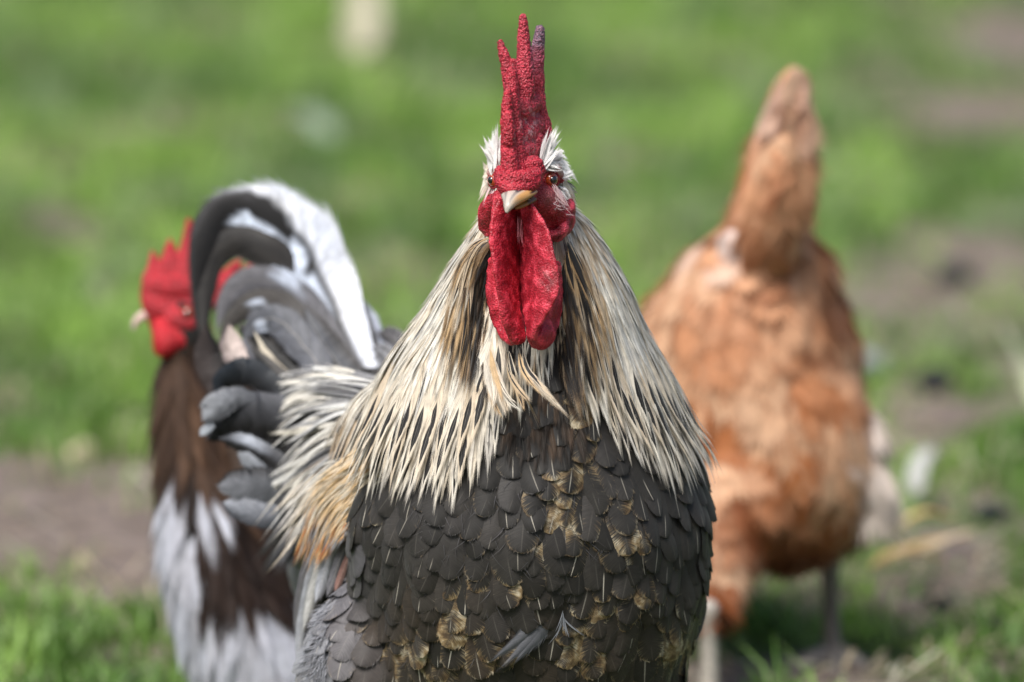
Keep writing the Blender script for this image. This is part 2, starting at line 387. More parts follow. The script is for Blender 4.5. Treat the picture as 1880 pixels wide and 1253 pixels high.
HEM = [(520, 830), (600, 868), (640, 900), (700, 925), (760, 925), (830, 918), (870, 880), (900, 825), (915, 775), (960, 735), (1000, 700), (1012, 640), (1036, 640), (1046, 700), (1075, 765), (1120, 815), (1170, 850), (1215, 895), (1245, 890), (1262, 865), (1295, 895), (1330, 880)]
def dir1(p, n):
    px, py = proj(p); wt = np.clip((p[1]-.07)/.10, 0, 1) if p[2] < .52 else 0
    return np.array([-.45*np.clip((930-px)/300, 0, 1)+.1*np.clip((px-1000)/300, 0, 1), 0, -1.])*(1-wt)+wt*np.array([-.35, .8, -.35])
def dneck(p, n):
    px, py = proj(p); s = np.clip((px-975)/300, -1, 1)*.10
    return np.array([s, .15*(n[1] > .3), -1.])
def inpoly(x, y, P):
    c = False; j = len(P)-1
    for i in range(len(P)):
        if (P[i][1] > y) != (P[j][1] > y) and x < (P[j][0]-P[i][0])*(y-P[i][1])/(P[j][1]-P[i][1])+P[i][0]: c = not c
        j = i
    return c
HOL = [[(862, 452), (912, 440), (960, 400), (1010, 430), (1042, 452), (1050, 520), (1036, 560), (1030, 640), (1000, 660), (930, 640), (905, 600), (880, 560), (866, 520), (852, 500)]]
FRONT = lambda p: p[1] < .06
def smudge(px, py, pts):
    return max(np.exp(-((px-a)/c)**2-((py-b)/d)**2) for a, b, c, d in pts)
PATCH = [(1042, 740, 18, 60), (1066, 790, 22, 50), (1075, 860, 30, 70), (1050, 950, 44, 60), (1110, 960, 30, 50), (1150, 1000, 30, 30), (1000, 900, 18, 60), (915, 1085, 30, 24), (1110, 1130, 34, 40), (740, 1200, 60, 30), (860, 1190, 30, 40), (1230, 1190, 60, 50), (1060, 1190, 30, 50), (1180, 1090, 30, 30), (800, 1240, 60, 20), (1000, 820, 14, 40), (980,1000,12,40), (830,1110,14,50), (930,1200,30,20)]
# breast and flank
pl = Plumage()
def breast_ok(p):
    px, py = proj(p); return p[2] < .52 and (py > interp(px, HEM)-75 or not FRONT(p))
roots = sk1.poisson(26000, lambda p: .0101+.0018*pnoise(p, 14), breast_ok)
def bcol(P, t):
    px, py = proj(P[-1]); px0, py0 = proj(P[len(P)//2]); k = .8+.5*random.random(); base = mixc(CHAR, CHAR2, random.random())*k
    if px0 < 640 and P[0][1] > .0: base = mixc(GREY, LGREY, .3*random.random())*.9
    if py0 > 1100 and px0 < 640: base = mixc(base, LGREY, np.clip((640-px0)/50, 0, 1))
    if 600 < px0 < 690 and py0 > 1000: base = mixc(base, GREY, np.clip((690-px0)/70, 0, 1)*.8)
    base = mixc(base, lin(74, 62, 50), np.clip((py0-1050)/200, 0, .5)*random.random())
    s = smudge(px, py, PATCH) if P[0][1] < .06 else .1
    out = np.repeat(base[None], len(t), 0)
    return out*(1-.3*np.clip((t-.93)/.07, 0, 1))[:, None]  # tips darkened: shaded gaps between feathers put into the colour
def bpale(P, t):
    if P[0][1] > .08: return t*0+.05
    r = random.random()*.34-.14
    return np.array([smudge(*proj(q), PATCH) for q in P])*(.62+.6*random.random())+r*np.clip(t*1.5, 0, 1)
def brach(P, t): return np.clip((t-random.uniform(.45, .8))*8, 0, 1)*(.3+.6*random.random() if random.random() < .32 else .06)
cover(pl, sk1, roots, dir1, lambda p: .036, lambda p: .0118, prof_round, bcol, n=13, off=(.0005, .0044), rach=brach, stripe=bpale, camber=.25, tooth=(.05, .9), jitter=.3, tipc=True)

def wisps(zones, n, colf, L, hw, off=(.002, .008), tooth=(1.2, 5.)):
    for cx, cy, rx, ry in zones:
        rts = []
        for _ in range(n):
            a = random.random()*6.283; b = random.random()**.6; px, py = cx+rx*b*math.cos(a), cy+ry*b*math.sin(a); d = W(px, py, .05)-CP; h = sk1.bvh.ray_cast(Vector(CP), Vector(nz(d)))
            if h[0] is not None: rts.append(np.array(h[0]))
        cover(pl, sk1, rts, dir1, lambda p: L, lambda p: hw, prof_lance, lambda P, t: np.repeat((colf()*(.7+.4*random.random()))[None], len(t), 0), n=12, off=off, tooth=tooth, jitter=1.1)
wisps([(900, 950, 260, 90), (950, 1100, 320, 140)], 130, lambda: mixc(CHAR, GREY, random.random()*.5), .012, .00022, off=(.001, .0048), tooth=None)
wisps([(630, 1010, 10, 50), (608, 1120, 14, 50), (590, 1210, 20, 40)], 260, lambda: mixc(LGREY, GREY, random.random()), .013, .0004, off=(.001, .006), tooth=None)
wisps([(1016, 1105, 4, 8)], 3, lambda: lin(96, 97, 101), .034, .0058, off=(.001, .006), tooth=(.25, 1.5)); wisps([(1030, 1130, 3, 14)], 9, lambda: lin(150, 152, 158), .014, .0004, off=(.004, .006), tooth=None)
pl.build('breast_feathers', M_FB, R1)
# neck hackles
pl = Plumage()
def hk_ok(p):
    px, py = proj(p)
    if p[2] < .28 or py < 350: return False
    if FRONT(p) and inpoly(px, py, HOL[0]): return False
    return py < interp(px, HEM)+18*pnoise(p, 60)+10 and p[1] < .22
def hemd(p):
    px, py = proj(p); return interp(px, HEM)-py
tips = sk1.poisson(90000, lambda p: interp(proj(p)[1], [(350, .0028), (500, .0034), (700, .0040), (900, .0046)])*(1.2 if hemd(p) < 70 else 1), hk_ok)
TANZ = [(880, 520, 40, 80), (870, 640, 45, 90), (1070, 560, 40, 110), (1085, 680, 45, 90), (930, 680, 50, 60), (900, 450, 30, 30), (1060, 480, 20, 60), (640, 850, 50, 30)]
def hcol(P, t):
    px, py = proj(P[-1]); z = smudge(px, py, TANZ); r = random.random()
    a = mixc(CREAM, WHT, .5*random.random()) if r < .6 else (mixc(CREAM, TAN, .35*random.random()) if r < .82 else mixc(CREAM, GREYW, random.random()))
    if z > .3 and random.random() < z*.85: a = mixc(a, mixc(TAN, BROWN, .5*random.random()), .35+.5*random.random())
    if px > 1130: a = mixc(a, GREYW, .3)
    if py > 780: a = mixc(a, TAN, .12)
    a = a*(.92+.14*random.random()); out = np.repeat(a[None], len(t), 0)
    return out
def hstr(P, t):
    px, py = proj(P[-1]); k = np.clip((py-520)/300, 0, 1); z = smudge(px, py, TANZ)
    if FRONT(P[-1]) and hemd(P[-1]) < 110 and random.random() < .62: return np.clip((t-.3)*3.5, 0, 1)*(.45+.6*random.random())*np.clip((1.0-t)*9, 0, 1)
    if random.random() < .22+.33*k+.2*z: return np.clip((t-.25)*2.2, 0, 1)*(.10+.30*random.random()**2)*np.clip((1.02-t)*6, 0, 1)
    return t*0+(.07 if random.random() < .35 else 0)
cover(pl, sk1, tips, dneck, lambda p: interp(proj(p)[1], [(340, .012), (400, .03), (500, .05), (620, .07), (900, .10)]), lambda p: interp(proj(p)[1], [(350, .0014), (450, .0022), (600, .0029), (900, .0040)]), prof_hack, hcol, n=16, off=(.003, .0066), stripe=hstr, camber=.2, tooth=(.22, 1.6), sign=-1, jitter=.07)
lan = sk1.poisson(30000, .0105, lambda p: FRONT(p) and hk_ok(p) and 12 < hemd(p) < 88 and proj(p)[1] > 740)
cover(pl, sk1, lan, dneck, lambda p: .07, lambda p: .0046, prof_lance, lambda P, t: np.repeat((mixc(CREAM, TAN, .5*random.random())*.95)[None], len(t), 0), n=16, off=(.0055, .0115), stripe=lambda P, t: np.clip((t-.45)*5, 0, 1)*(.62+.25*random.random())*np.clip((.93-t)*9, 0, 1), sign=-1, tooth=(.3, 2.), camber=.25, rach=lambda P, t: t*0+.3)
# brown and cream plumes that curve out round the hollows beside the wattles
gl = [[(900, 432, -.01), (868, 452, -.012), (846, 500, -.012), (832, 570, -.015), (815, 660, -.02)],
      [(903, 440, -.02), (880, 462, -.022), (862, 515, -.02), (850, 590, -.022), (838, 690, -.03)],
      [(905, 455, -.02), (893, 485, -.02), (880, 540, -.018), (874, 610, -.022), (868, 700, -.035)],
      [(905, 520, -.012), (900, 560, -.014), (898, 610, -.018), (898, 670, -.03), (900, 740, -.045)]]
def gcol(C, u, v, t):
    if random.random() < np.clip(u[0]*1.7-.25, 0, .85)*np.clip(1.5-v[0]*1.2, 0, 1): return np.repeat((mixc(CHAR2, BROWN, random.random()**2*.5)*.7)[None], len(t), 0)  # plumes nearest the hollow coloured dark to stand for its shade
    a = mixc(TAN, BROWN, random.random()*.8) if random.random() < .5 else mixc(CREAM, TAN, random.random()); return np.repeat((a*(.6+.45*random.random()))[None], len(t), 0)
def gst(C, u, v, t): return t*0+(random.random()*.9 if random.random() < .7 else 0)
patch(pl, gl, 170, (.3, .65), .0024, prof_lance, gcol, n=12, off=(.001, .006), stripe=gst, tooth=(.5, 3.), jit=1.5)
gr = [[(1044, 440, -.012), (1070, 500, -.014), (1095, 590, -.018), (1115, 700, -.028)],
      [(1038, 446, -.02), (1056, 520, -.022), (1070, 610, -.028), (1085, 720, -.04)],
      [(1036, 480, -.02), (1040, 550, -.022), (1046, 630, -.03), (1056, 740, -.045)],
      [(1030, 560, -.02), (1030, 610, -.024), (1032, 660, -.032), (1040, 740, -.048)]]
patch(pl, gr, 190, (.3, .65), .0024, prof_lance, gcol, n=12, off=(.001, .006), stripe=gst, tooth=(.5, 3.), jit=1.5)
# the plume crossing the breast under the wattles
for gm, cnt, base in (([[(890, 630, -.045), (888, 680, -.053), (892, 730, -.062), (900, 775, -.070)], [(905, 640, -.05), (915, 690, -.056), (930, 735, -.067), (945, 765, -.076)], [(935, 640, -.052), (945, 690, -.058), (962, 725, -.067), (975, 750, -.074)]], 18, TAN),
                ([[(950, 635, -.055), (958, 680, -.060), (985, 722, -.070), (1033, 764, -.080)], [(960, 638, -.055), (970, 678, -.060), (996, 712, -.068), (1036, 764, -.080)]], 8, TAN)):
    patch(pl, gm, cnt, (.5, .85), .0014, prof_lance, lambda C, u, v, t: np.repeat((mixc(CREAM, base, random.random())*(.75+.25*random.random()))[None], len(t), 0), n=16, off=(.001, .006), stripe=lambda C, u, v, t: t*0+(random.random()*.9 if random.random() < .7 else 0), tooth=(.9, 3.), jit=5)
pl.build('hackle_feathers', M_FH, R1)
# dark down; the shade of the hollows is put into its colour
pl = Plumage()
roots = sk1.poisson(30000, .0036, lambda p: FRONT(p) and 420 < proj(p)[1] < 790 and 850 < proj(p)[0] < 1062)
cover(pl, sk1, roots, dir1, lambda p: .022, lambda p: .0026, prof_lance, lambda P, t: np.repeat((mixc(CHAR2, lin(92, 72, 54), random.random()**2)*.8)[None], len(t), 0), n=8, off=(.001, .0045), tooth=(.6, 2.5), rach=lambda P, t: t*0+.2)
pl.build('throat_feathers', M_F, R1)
# saddle: long striped plumes falling off the back to the left
pl = Plumage()
gs = [[(760, 700, .10), (690, 704, .16), (620, 692, .21), (550, 698, .25), (490, 732, .28)],
      [(750, 740, .08), (680, 728, .14), (610, 735, .19), (545, 758, .23), (488, 806, .26)],
      [(740, 780, .06), (670, 780, .11), (605, 806, .155), (548, 860, .19), (500, 930, .22)],
      [(730, 820, .05), (660, 830, .09), (600, 876, .125), (548, 950, .155), (497, 1035, .18)],
      [(720, 850, .035), (655, 870, .07), (606, 925, .10), (570, 985, .12), (540, 1050, .13)]]
def scol(C, u, v, t):
    r = random.random(); a = mixc(CREAM, WHT, random.random()) if r < .75 else mixc(GREY, GREYW, random.random())
    if u[0] > .7: a = mixc(a, GOLD, .4*random.random())
    return np.repeat((a*(.8+.25*random.random()))[None], len(t), 0)
patch(pl, gs, 170, (.45, .7), .0050, prof_strap, lambda C, u, v, t: np.repeat((mixc(CHAR2, GREY, random.random()**2)*.8)[None], len(t), 0), n=12, off=(-.004, .002), tooth=(.2, 2.), jit=1, hint=(-.3, -1, .5))
patch(pl, gs, 125, (.42, .66), .0028, prof_lance, scol, n=16, off=(.001, .011), stripe=lambda C, u, v, t: np.clip((t-.1)*4, 0, 1)*(.75*random.random() if random.random() < .5 else .0)*np.clip((1.0-t)*8, 0, 1), tooth=(.25, 2.), jit=2.5, hint=(-.3, -1, .5), stag=.28)
# shoulder: gold and orange ends over the folded wing
go = [[(700, 800, .02), (640, 850, .055), (592, 905, .085), (566, 1020, .10)], [(715, 810, .01), (668, 870, .035), (622, 930, .065), (600, 1035, .075)], [(725, 830, -.005), (690, 880, .015), (655, 940, .04), (632, 1010, .055)], [(740, 850, -.01), (715, 890, 0.0), (692, 930, .015), (668, 975, .03)]]
def ocol(C, u, v, t):
    c = [mixc(CREAM, GOLD, random.random()), mixc(GOLD, ORANGE, random.random())]; sp = .62+.2*random.random(); k = np.clip((v-sp)*7, 0, 1)[:, None]
    g = mixc(GREY, LGREY, random.random()); out = c[0]*(1-k)+(c[1] if random.random() < .6 else g)*k; return out*(.85+.25*random.random())
patch(pl, go, 560, (.22, .42), .0019, prof_lance, ocol, n=10, off=(.002, .009), stripe=lambda C, u, v, t: t*0+(.25 if random.random() < .2 else 0), tooth=(.4, 2.), jit=1, hint=(-.4, -1, .4))
pl.build('saddle_feathers', M_FH, R1)
# wing; its black base strip stands in for the shaded gap
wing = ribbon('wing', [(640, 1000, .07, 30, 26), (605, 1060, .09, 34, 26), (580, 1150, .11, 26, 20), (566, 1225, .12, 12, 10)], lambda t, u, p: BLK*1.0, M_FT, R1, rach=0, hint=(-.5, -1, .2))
for pts, a, b in [([(648, 960, .05), (612, 1010, .062), (592, 1060, .07), (580, 1104, .072)], LGREY, 13), ([(640, 965, .055), (596, 1015, .07), (574, 1085, .08), (558, 1152, .085)], GREYW, 12),
                  ([(630, 960, .06), (582, 1020, .08), (557, 1110, .095), (549, 1185, .10), (553, 1232, .10)], LGREY, 10), ([(655, 970, .045), (630, 1010, .055), (612, 1060, .06), (602, 1092, .062)], GREY, 11),
                  ([(620, 960, .075), (566, 1030, .09), (547, 1100, .10), (542, 1160, .105)], GREY, 9), ([(640, 990, .06), (600, 1050, .082), (574, 1120, .095), (560, 1190, .10)], CHAR, 12), ([(655, 985, .045), (640, 1020, .05), (624, 1060, .055), (616, 1084, .056)], mixc(GREY, ORANGE, .3), 8)]:
    hw = [b*.6]+[b]*(len(pts)-2)+[b*.7]; R = random.random()
    ribbon('wing_feather', [(x, y, d, h, h*.8) for (x, y, d), h in zip(pts, hw)], lambda t, u, p, a=a: mixc(a, CHAR, np.clip(-u*1.3-.1, 0, 1)*.8)*(.9+.2*t), M_FT, wing, n=14, rach=.4, hint=(-.4, -1, .2), ncol=7)
wing2 = ribbon('wing', [(1292, 1085, .06, 10, 12), (1275, 1140, .065, 15, 15), (1248, 1190, .068, 14, 12), (1222, 1224, .07, 7, 6)], lambda t, u, p: CHAR2, M_FT, R1, hint=(.5, -1, 0), roll=.2)
ribbon('wing_feather', [(1296, 1100, .055, 6, 6), (1284, 1150, .06, 8, 8), (1262, 1195, .063, 8, 7), (1240, 1216, .065, 4, 4)], lambda t, u, p: GREY*.7, M_FT, wing2, hint=(.5, -1, 0), ncol=5)
# ---- tail: every big feather is a part of its own
def two(a, b, th=0., soft=5): return lambda t, u, p: mixc(a, b, np.clip((u-th)*soft+.5, 0, 1))
def sickleA(t, u, p):
    wob = .12*noise.noise(Vector((t*9, u*2, 3))); W1 = mixc(lin(200, 208, 224), lin(222, 222, 222), .5+4*wob)
    th = .08+np.clip((t-.42)*4.2, 0, .95)+wob*.6
    k = np.clip((u-th)*9+.5, 0, 1)*(1-np.clip((t-.70)*14, 0, 1)); c = mixc(BLK*1.3, W1, k)
    if t > .58 and u > th-.4: c = mixc(c, GREY*.6, .2)
    if u < -.24+wob*2.5: c = mixc(c, lin(212, 222, 238), np.clip((t-.14)*10, 0, 1)*(1-np.clip((t-.60+wob)*14, 0, 1))*(1 if u > -.98+wob*1.5 else .35))
    return c*(1+.5*wob)
def white_patch(base, t0, t1, u0=-2, u1=2, wc=None):
    wc = lin(186, 194, 208) if wc is None else wc
    def f(t, u, p):
        wb = .08*noise.noise(Vector((t*11, u*3, t0*9)))
        k = np.clip((t-t0+wb)*14, 0, 1)*np.clip((t1-t+wb)*14, 0, 1)*(1 if u0 <= u <= u1 else 0); return mixc(base*(1+3*wb), wc, k)
    return f
TAILS = [
 ([(700, 730, .30, 22, 30), (652, 662, .33, 34, 44), (622, 588, .35, 50, 52), (592, 515, .365, 62, 60), (556, 446, .375, 62, 62), (505, 398, .38, 58, 52), (450, 376, .385, 48, 34), (402, 392, .385, 34, 28), (372, 440, .38, 26, 22), (360, 510, .375, 26, 16), (362, 590, .37, 18, 12)], sickleA, .0),
 ([(690, 720, .315, 14, 14), (640, 640, .345, 30, 26), (600, 570, .36, 38, 30), (550, 500, .37, 42, 30), (490, 455, .375, 40, 30), (430, 445, .38, 30, 26), (392, 480, .378, 20, 26), (378, 560, .37, 12, 20), (376, 640, .36, 8, 14)], lambda t, u, p: mixc(BLK*1.5, CHAR, .5+.5*noise.noise(Vector((t*8, u*2, 0))))*.95, .0),
 ([(670, 715, .30, 20, 20), (630, 660, .325, 30, 26), (590, 600, .34, 36, 28), (548, 545, .35, 38, 26), (500, 512, .353, 34, 22), (450, 515, .353, 28, 20), (415, 550, .35, 20, 16), (400, 600, .345, 12, 10)], white_patch(GREY*.8, .42, .60, .1, 1), .1),
 ([(640, 715, .285, 20, 18), (600, 660, .30, 30, 24), (560, 600, .32, 36, 26), (515, 560, .33, 34, 22), (465, 555, .332, 28, 18), (425, 585, .33, 18, 14), (402, 640, .325, 10, 10)], white_patch(CHAR*1.3, .6, .72, -1, .3), .1),
 ([(660, 712, .27, 24, 20), (620, 660, .29, 34, 26), (585, 610, .30, 26, 20), (560, 565, .31, 12, 10)], lambda t, u, p: mixc(lin(74, 78, 86), CHAR, abs(u))*1., .3),
 ([(640, 720, .272, 26, 24), (585, 690, .282, 38, 34), (530, 650, .295, 38, 34), (480, 620, .31, 30, 28), (440, 600, .32, 20, 20)], lambda t, u, p: mixc(BLK*1.6, CHAR, .5+.5*math.sin(u*6)), .0),
 ([(610, 710, .262, 22, 18), (580, 660, .275, 30, 24), (545, 610, .29, 34, 24), (505, 580, .30, 30, 20), (470, 590, .305, 22, 16), (448, 625, .305, 12, 10)], white_patch(lin(88, 90, 96), .68, .9, -1, 0.2), .3),
 ([(720, 715, .33, 14, 14), (700, 660, .35, 20, 16), (684, 600, .36, 20, 14), (668, 555, .37, 10, 8)], two(CHAR, lin(170, 176, 190), .3), .3),
 ([(775, 720, .30, 12, 14), (748, 655, .33, 22, 18), (722, 618, .34, 22, 16), (694, 612, .35, 14, 10)], lambda t, u, p: mixc(CHAR2, GREY, .5+.5*math.sin(u*9)), .2),
 ([(760, 730, .28, 12, 14), (730, 680, .30, 22, 18), (704, 645, .31, 20, 14), (684, 640, .32, 12, 8)], lambda t, u, p: mixc(CHAR, LGREY, .5+.5*math.sin(u*7+1))*.8, .2),
 ([(600, 720, .245, 12, 10), (545, 690, .26, 14, 12), (502, 650, .27, 14, 10), (468, 610, .28, 6, 5)], two(lin(206, 196, 176), BLK, -.1), .0),
 ([(580, 725, .24, 12, 12), (530, 705, .25, 18, 16), (495, 670, .26, 12, 10), (462, 640, .27, 5, 5)], two(BLK, CHAR, .2), .2),
 ([(500, 730, .25, 8, 8), (455, 690, .262, 14, 14), (430, 645, .27, 22, 20), (420, 600, .275, 14, 14)], lambda t, u, p: mixc(lin(196, 180, 172), lin(120, 108, 106), np.clip(-u+.3-t*.4, 0, 1)), .0),
 ([(470, 760, .27, 14, 14), (420, 720, .28, 26, 24), (386, 660, .29, 28, 22), (378, 600, .295, 16, 12)], lambda t, u, p: mixc(lin(46, 38, 36), BLK, np.clip(u, 0, 1)), .0),
 ([(530, 740, .258, 16, 14), (490, 700, .268, 26, 22), (462, 655, .275, 22, 20), (450, 620, .28, 12, 12)], lambda t, u, p: mixc(lin(110, 112, 120), CHAR, np.clip(u+.3, 0, 1)), .0),
 ([(540, 740, .24, 14, 16), (490, 700, .25, 22, 22), (445, 682, .255, 24, 24), (410, 700, .26, 16, 18), (398, 730, .26, 6, 8)], lambda t, u, p: mixc(lin(24, 32, 40), BLK, .5-.5*u), .0),
 ([(610, 860, .222, 30, 34), (540, 830, .232, 46, 46), (480, 815, .240, 44, 46), (430, 800, .245, 30, 30)], lambda t, u, p: mixc(lin(58, 60, 66), BLK*1.4, np.clip(.5+u*.5, 0, 1)), .0),
 ([(600, 800, .215, 26, 30), (520, 765, .228, 44, 34), (455, 760, .236, 50, 34), (405, 778, .24, 42, 26), (382, 806, .24, 20, 14)], lambda t, u, p: mixc(mixc(lin(60, 62, 68), BLK*1.3, np.clip(.5-u*.6+t*.5, 0, 1)), lin(98, 100, 108), np.clip(u-.6, 0, 1)*(1-t)), .0),
 ([(480, 742, .238, 8, 12), (440, 728, .236, 20, 16), (398, 740, .232, 26, 20), (374, 772, .23, 18, 14)], lambda t, u, p: mixc(mixc(lin(76, 78, 84), lin(128, 131, 136), np.clip(t*1.4, 0, 1)), lin(60, 62, 66), np.clip(-u*.9, 0, .8)), .0),
 ([(392, 778, .233, 6, 6), (378, 788, .232, 8, 7), (368, 800, .232, 4, 4)], lambda t, u, p: lin(168, 174, 182), .0),
 ([(560, 880, .205, 14, 14), (500, 838, .218, 18, 15), (450, 812, .226, 18, 14), (404, 806, .232, 10, 8)], lambda t, u, p: mixc(mixc(lin(50, 52, 58), lin(160, 166, 176), np.clip(1-abs(t-.62)*3.5, 0, 1)), BLK*1.2, np.clip(-u*2.5+.2, 0, 1)), .0),
 ([(540, 930, .198, 12, 12), (490, 880, .21, 15, 14), (461, 850, .212, 13, 13), (438, 832, .214, 10, 10)], lambda t, u, p: mixc(lin(60, 62, 66), lin(128, 132, 138), np.clip(t*1.5+u*.3, 0, 1)), .0),
 ([(580, 920, .185, 30, 24), (510, 892, .20, 32, 28), (455, 886, .205, 34, 24), (403, 890, .208, 30, 24)], lambda t, u, p: mixc(mixc(lin(74, 76, 80), lin(118, 120, 126), np.clip(t*1.6-.7, 0, 1)), lin(20, 20, 24), np.clip(u*1.8-.7, 0, 1)), .0),
 ([(560, 965, .18, 18, 18), (490, 945, .195, 24, 20), (440, 934, .203, 20, 18), (410, 924, .207, 12, 12)], lambda t, u, p: mixc(mixc(lin(76, 78, 84), lin(136, 140, 148), t), lin(60, 62, 68), np.clip(-u, 0, 1)), .0)]
tail = blob(chain([(760, 760, .24, .03), (690, 750, .29, .03), (640, 730, .32, .022)]), .005, 4)
tail_o = link('tail', tail, M_DOWN, R1)
for pts, fn, rc in TAILS: ribbon('sickle_feather', pts, fn, M_FT, tail_o, n=40, rach=rc, camber=.15, prof=lambda t: np.clip(t/.06+.3, 0, 1)*np.clip((1-t)/.22, 0, 1)**.55, tooth=(.16, 1.8))
# legs (below the picture)
def leg(x, y, top, parent, mat, r=.0075, yaw=0., name='leg', out=0., thick=1.):
    """shank with four toes, standing on the ground at x, y"""
    ch = [chain([(x+out, y+.01, top, .012*thick), (x+out*.3, y+.012, top*.5, r*thick), (x, y+.004, .03, r*1.05*thick), (x, y, .012, r*1.1*thick)], px=False)]
    for a, L in ((0, .068), (.62, .055), (-.62, .055), (math.pi, .028)):
        dx, dy = math.sin(yaw+a), -math.cos(yaw+a)
        ch.append(chain([(x, y, .012, .007*thick), (x+dx*L*.35, y+dy*L*.35, .014, .006*thick), (x+dx*L*.8, y+dy*L*.8, .007, .005*thick), (x+dx*L, y+dy*L, .004, .003*thick)], px=False))
    return link(name, blob(np.vstack(ch), .002, 2), mat, parent)
gx1 = W(700, 1440, .06)[0]; gx2 = W(1100, 1420, .07)[0]
leg(gx1, .06, .11, R1, M_LEG, .009, -.1, thick=1.2); leg(gx2, .07, .11, R1, M_LEG, .009, .1, thick=1.2)

# ---- head
RED, DRED, PINK = lin(190, 24, 46), lin(120, 10, 22), lin(206, 92, 110)
hd = np.vstack([chain([(968, 345, -.012, .0165), (962, 350, -.03, .0155), (950, 358, -.046, .010)]), chain([(975, 330, -.01, .0165), (975, 345, .005, .0175)]),
    chain([(1004, 312, -.026, .0046), (1022, 316, -.022, .0042), (1028, 330, -.012, .0040)]), chain([(990, 360, -.036, .009), (1015, 385, -.02, .011), (1022, 408, -.012, .011)]), chain([(925, 365, -.035, .008), (905, 385, -.02, .009), (902, 410, -.012, .009)]),
    chain([(916, 316, -.028, .0045), (904, 318, -.022, .0042)]), chain([(960, 390, -.012, .013), (965, 430, -.002, .013)])])
hme = blob(hd, .0009, 3); beads(hme, 800, .0007, wr=.0010, wf=120)
V = vco(hme); pxs, pys = proj(V); hc = np.repeat(RED[None], len(V), 0)
k = np.clip((330-pys)/16, 0, 1)[:, None]; hc = hc*(1-k)+lin(214, 190, 176)*k
k = (np.exp(-((pxs-1016)/22)**2-((pys-362)/18)**2)*.6)[:, None]; hc = hc*(1-k)+lin(214, 140, 140)*k
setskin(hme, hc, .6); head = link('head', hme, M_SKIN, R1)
# comb
cm = np.vstack([
    chain([(940, 335, -.060, .0075), (935, 290, -.060, .0052), (932, 240, -.058, .0044), (931, 200, -.057, .0036), (932, 178, -.056, .0026), (933, 163, -.056, .0014)]),
    chain([(934, 260, -.062, .004), (933, 225, -.062, .0032), (933, 211, -.062, .0016)]),
    chain([(950, 325, -.052, .0075), (942, 240, -.048, .0058), (939, 180, -.046, .0046), (939, 145, -.046, .0034), (941, 112, -.045, .0014)]),
    chain([(955, 290, -.04, .007), (942, 190, -.03, .0052), (934, 135, -.03, .0042), (928, 112, -.03, .0034), (922, 92, -.03, .0026), (918, 77, -.03, .0014)]),
    chain([(962, 300, -.03, .0078), (960, 220, -.022, .0078), (962, 140, -.02, .0066), (963, 95, -.02, .0046), (961, 60, -.02, .0034), (960, 32, -.02, .0022)]),
    chain([(990, 285, -.005, .0075), (994, 240, 0, .0068), (984, 200, 0, .0066), (984, 140, 0, .0052), (986, 100, 0, .0044), (990, 70, 0, .0034), (991, 54, 0, .0026)]),
    chain([(952, 250, -.035, .008), (975, 230, -.01, .009)]), chain([(955, 200, -.03, .007), (976, 190, -.01, .007)]), chain([(950, 280, -.045, .008), (990, 270, -.002, .0085)]),
    chain([(976, 260, -.02, .008), (992, 300, -.01, .008), (985, 320, -.012, .012)]),
    chain([(921, 318, -.058, .0050), (924, 332, -.062, .0058), (930, 343, -.066, .0052), (948, 346, -.067, .0050), (966, 342, -.063, .0050), (980, 332, -.057, .0052)]),
    chain([(930, 326, -.064, .0055), (950, 330, -.064, .0056), (968, 328, -.061, .0056), (981, 322, -.055, .0052)]),
    chain([(968, 304, -.050, .0050), (980, 302, -.047, .0056), (984, 312, -.045, .0060)]),
    chain([(936, 318, -.062, .0058), (936, 300, -.062, .0050), (933, 280, -.061, .0045)])])
cme = blob(cm, .00075, 3); beads(cme, 680, .0012, wr=.0004, wf=150)
V = vco(cme); pxs, pys = proj(V); cc = np.repeat(RED[None], len(V), 0)
k = (np.clip((1/1-(V[:, 1]+.02)/-.04), 0, 1)*.25)[:, None]; cc = cc*(1-k)+PINK*k
dE = (pxs > 974)
k = (np.clip((150-pys)/40, 0, 1)*dE*.5)[:, None]; cc = cc*(1-k)+lin(190, 110, 135)*k
k = (np.clip((98-pys)/16, 0, 1)*dE)[:, None]; cc = cc*(1-k)+lin(118, 106, 122)*k
nn = np.array([noise.noise(Vector(p*260)) for p in V]); k = (np.exp(-((pxs-972)/16)**2-((pys-232)/30)**2)*np.clip(nn*3, 0, 1)*.8)[:, None]; cc = cc*(1-k)+lin(226, 190, 190)*k
setskin(cme, cc); link('comb', cme, M_SKIN, R1)
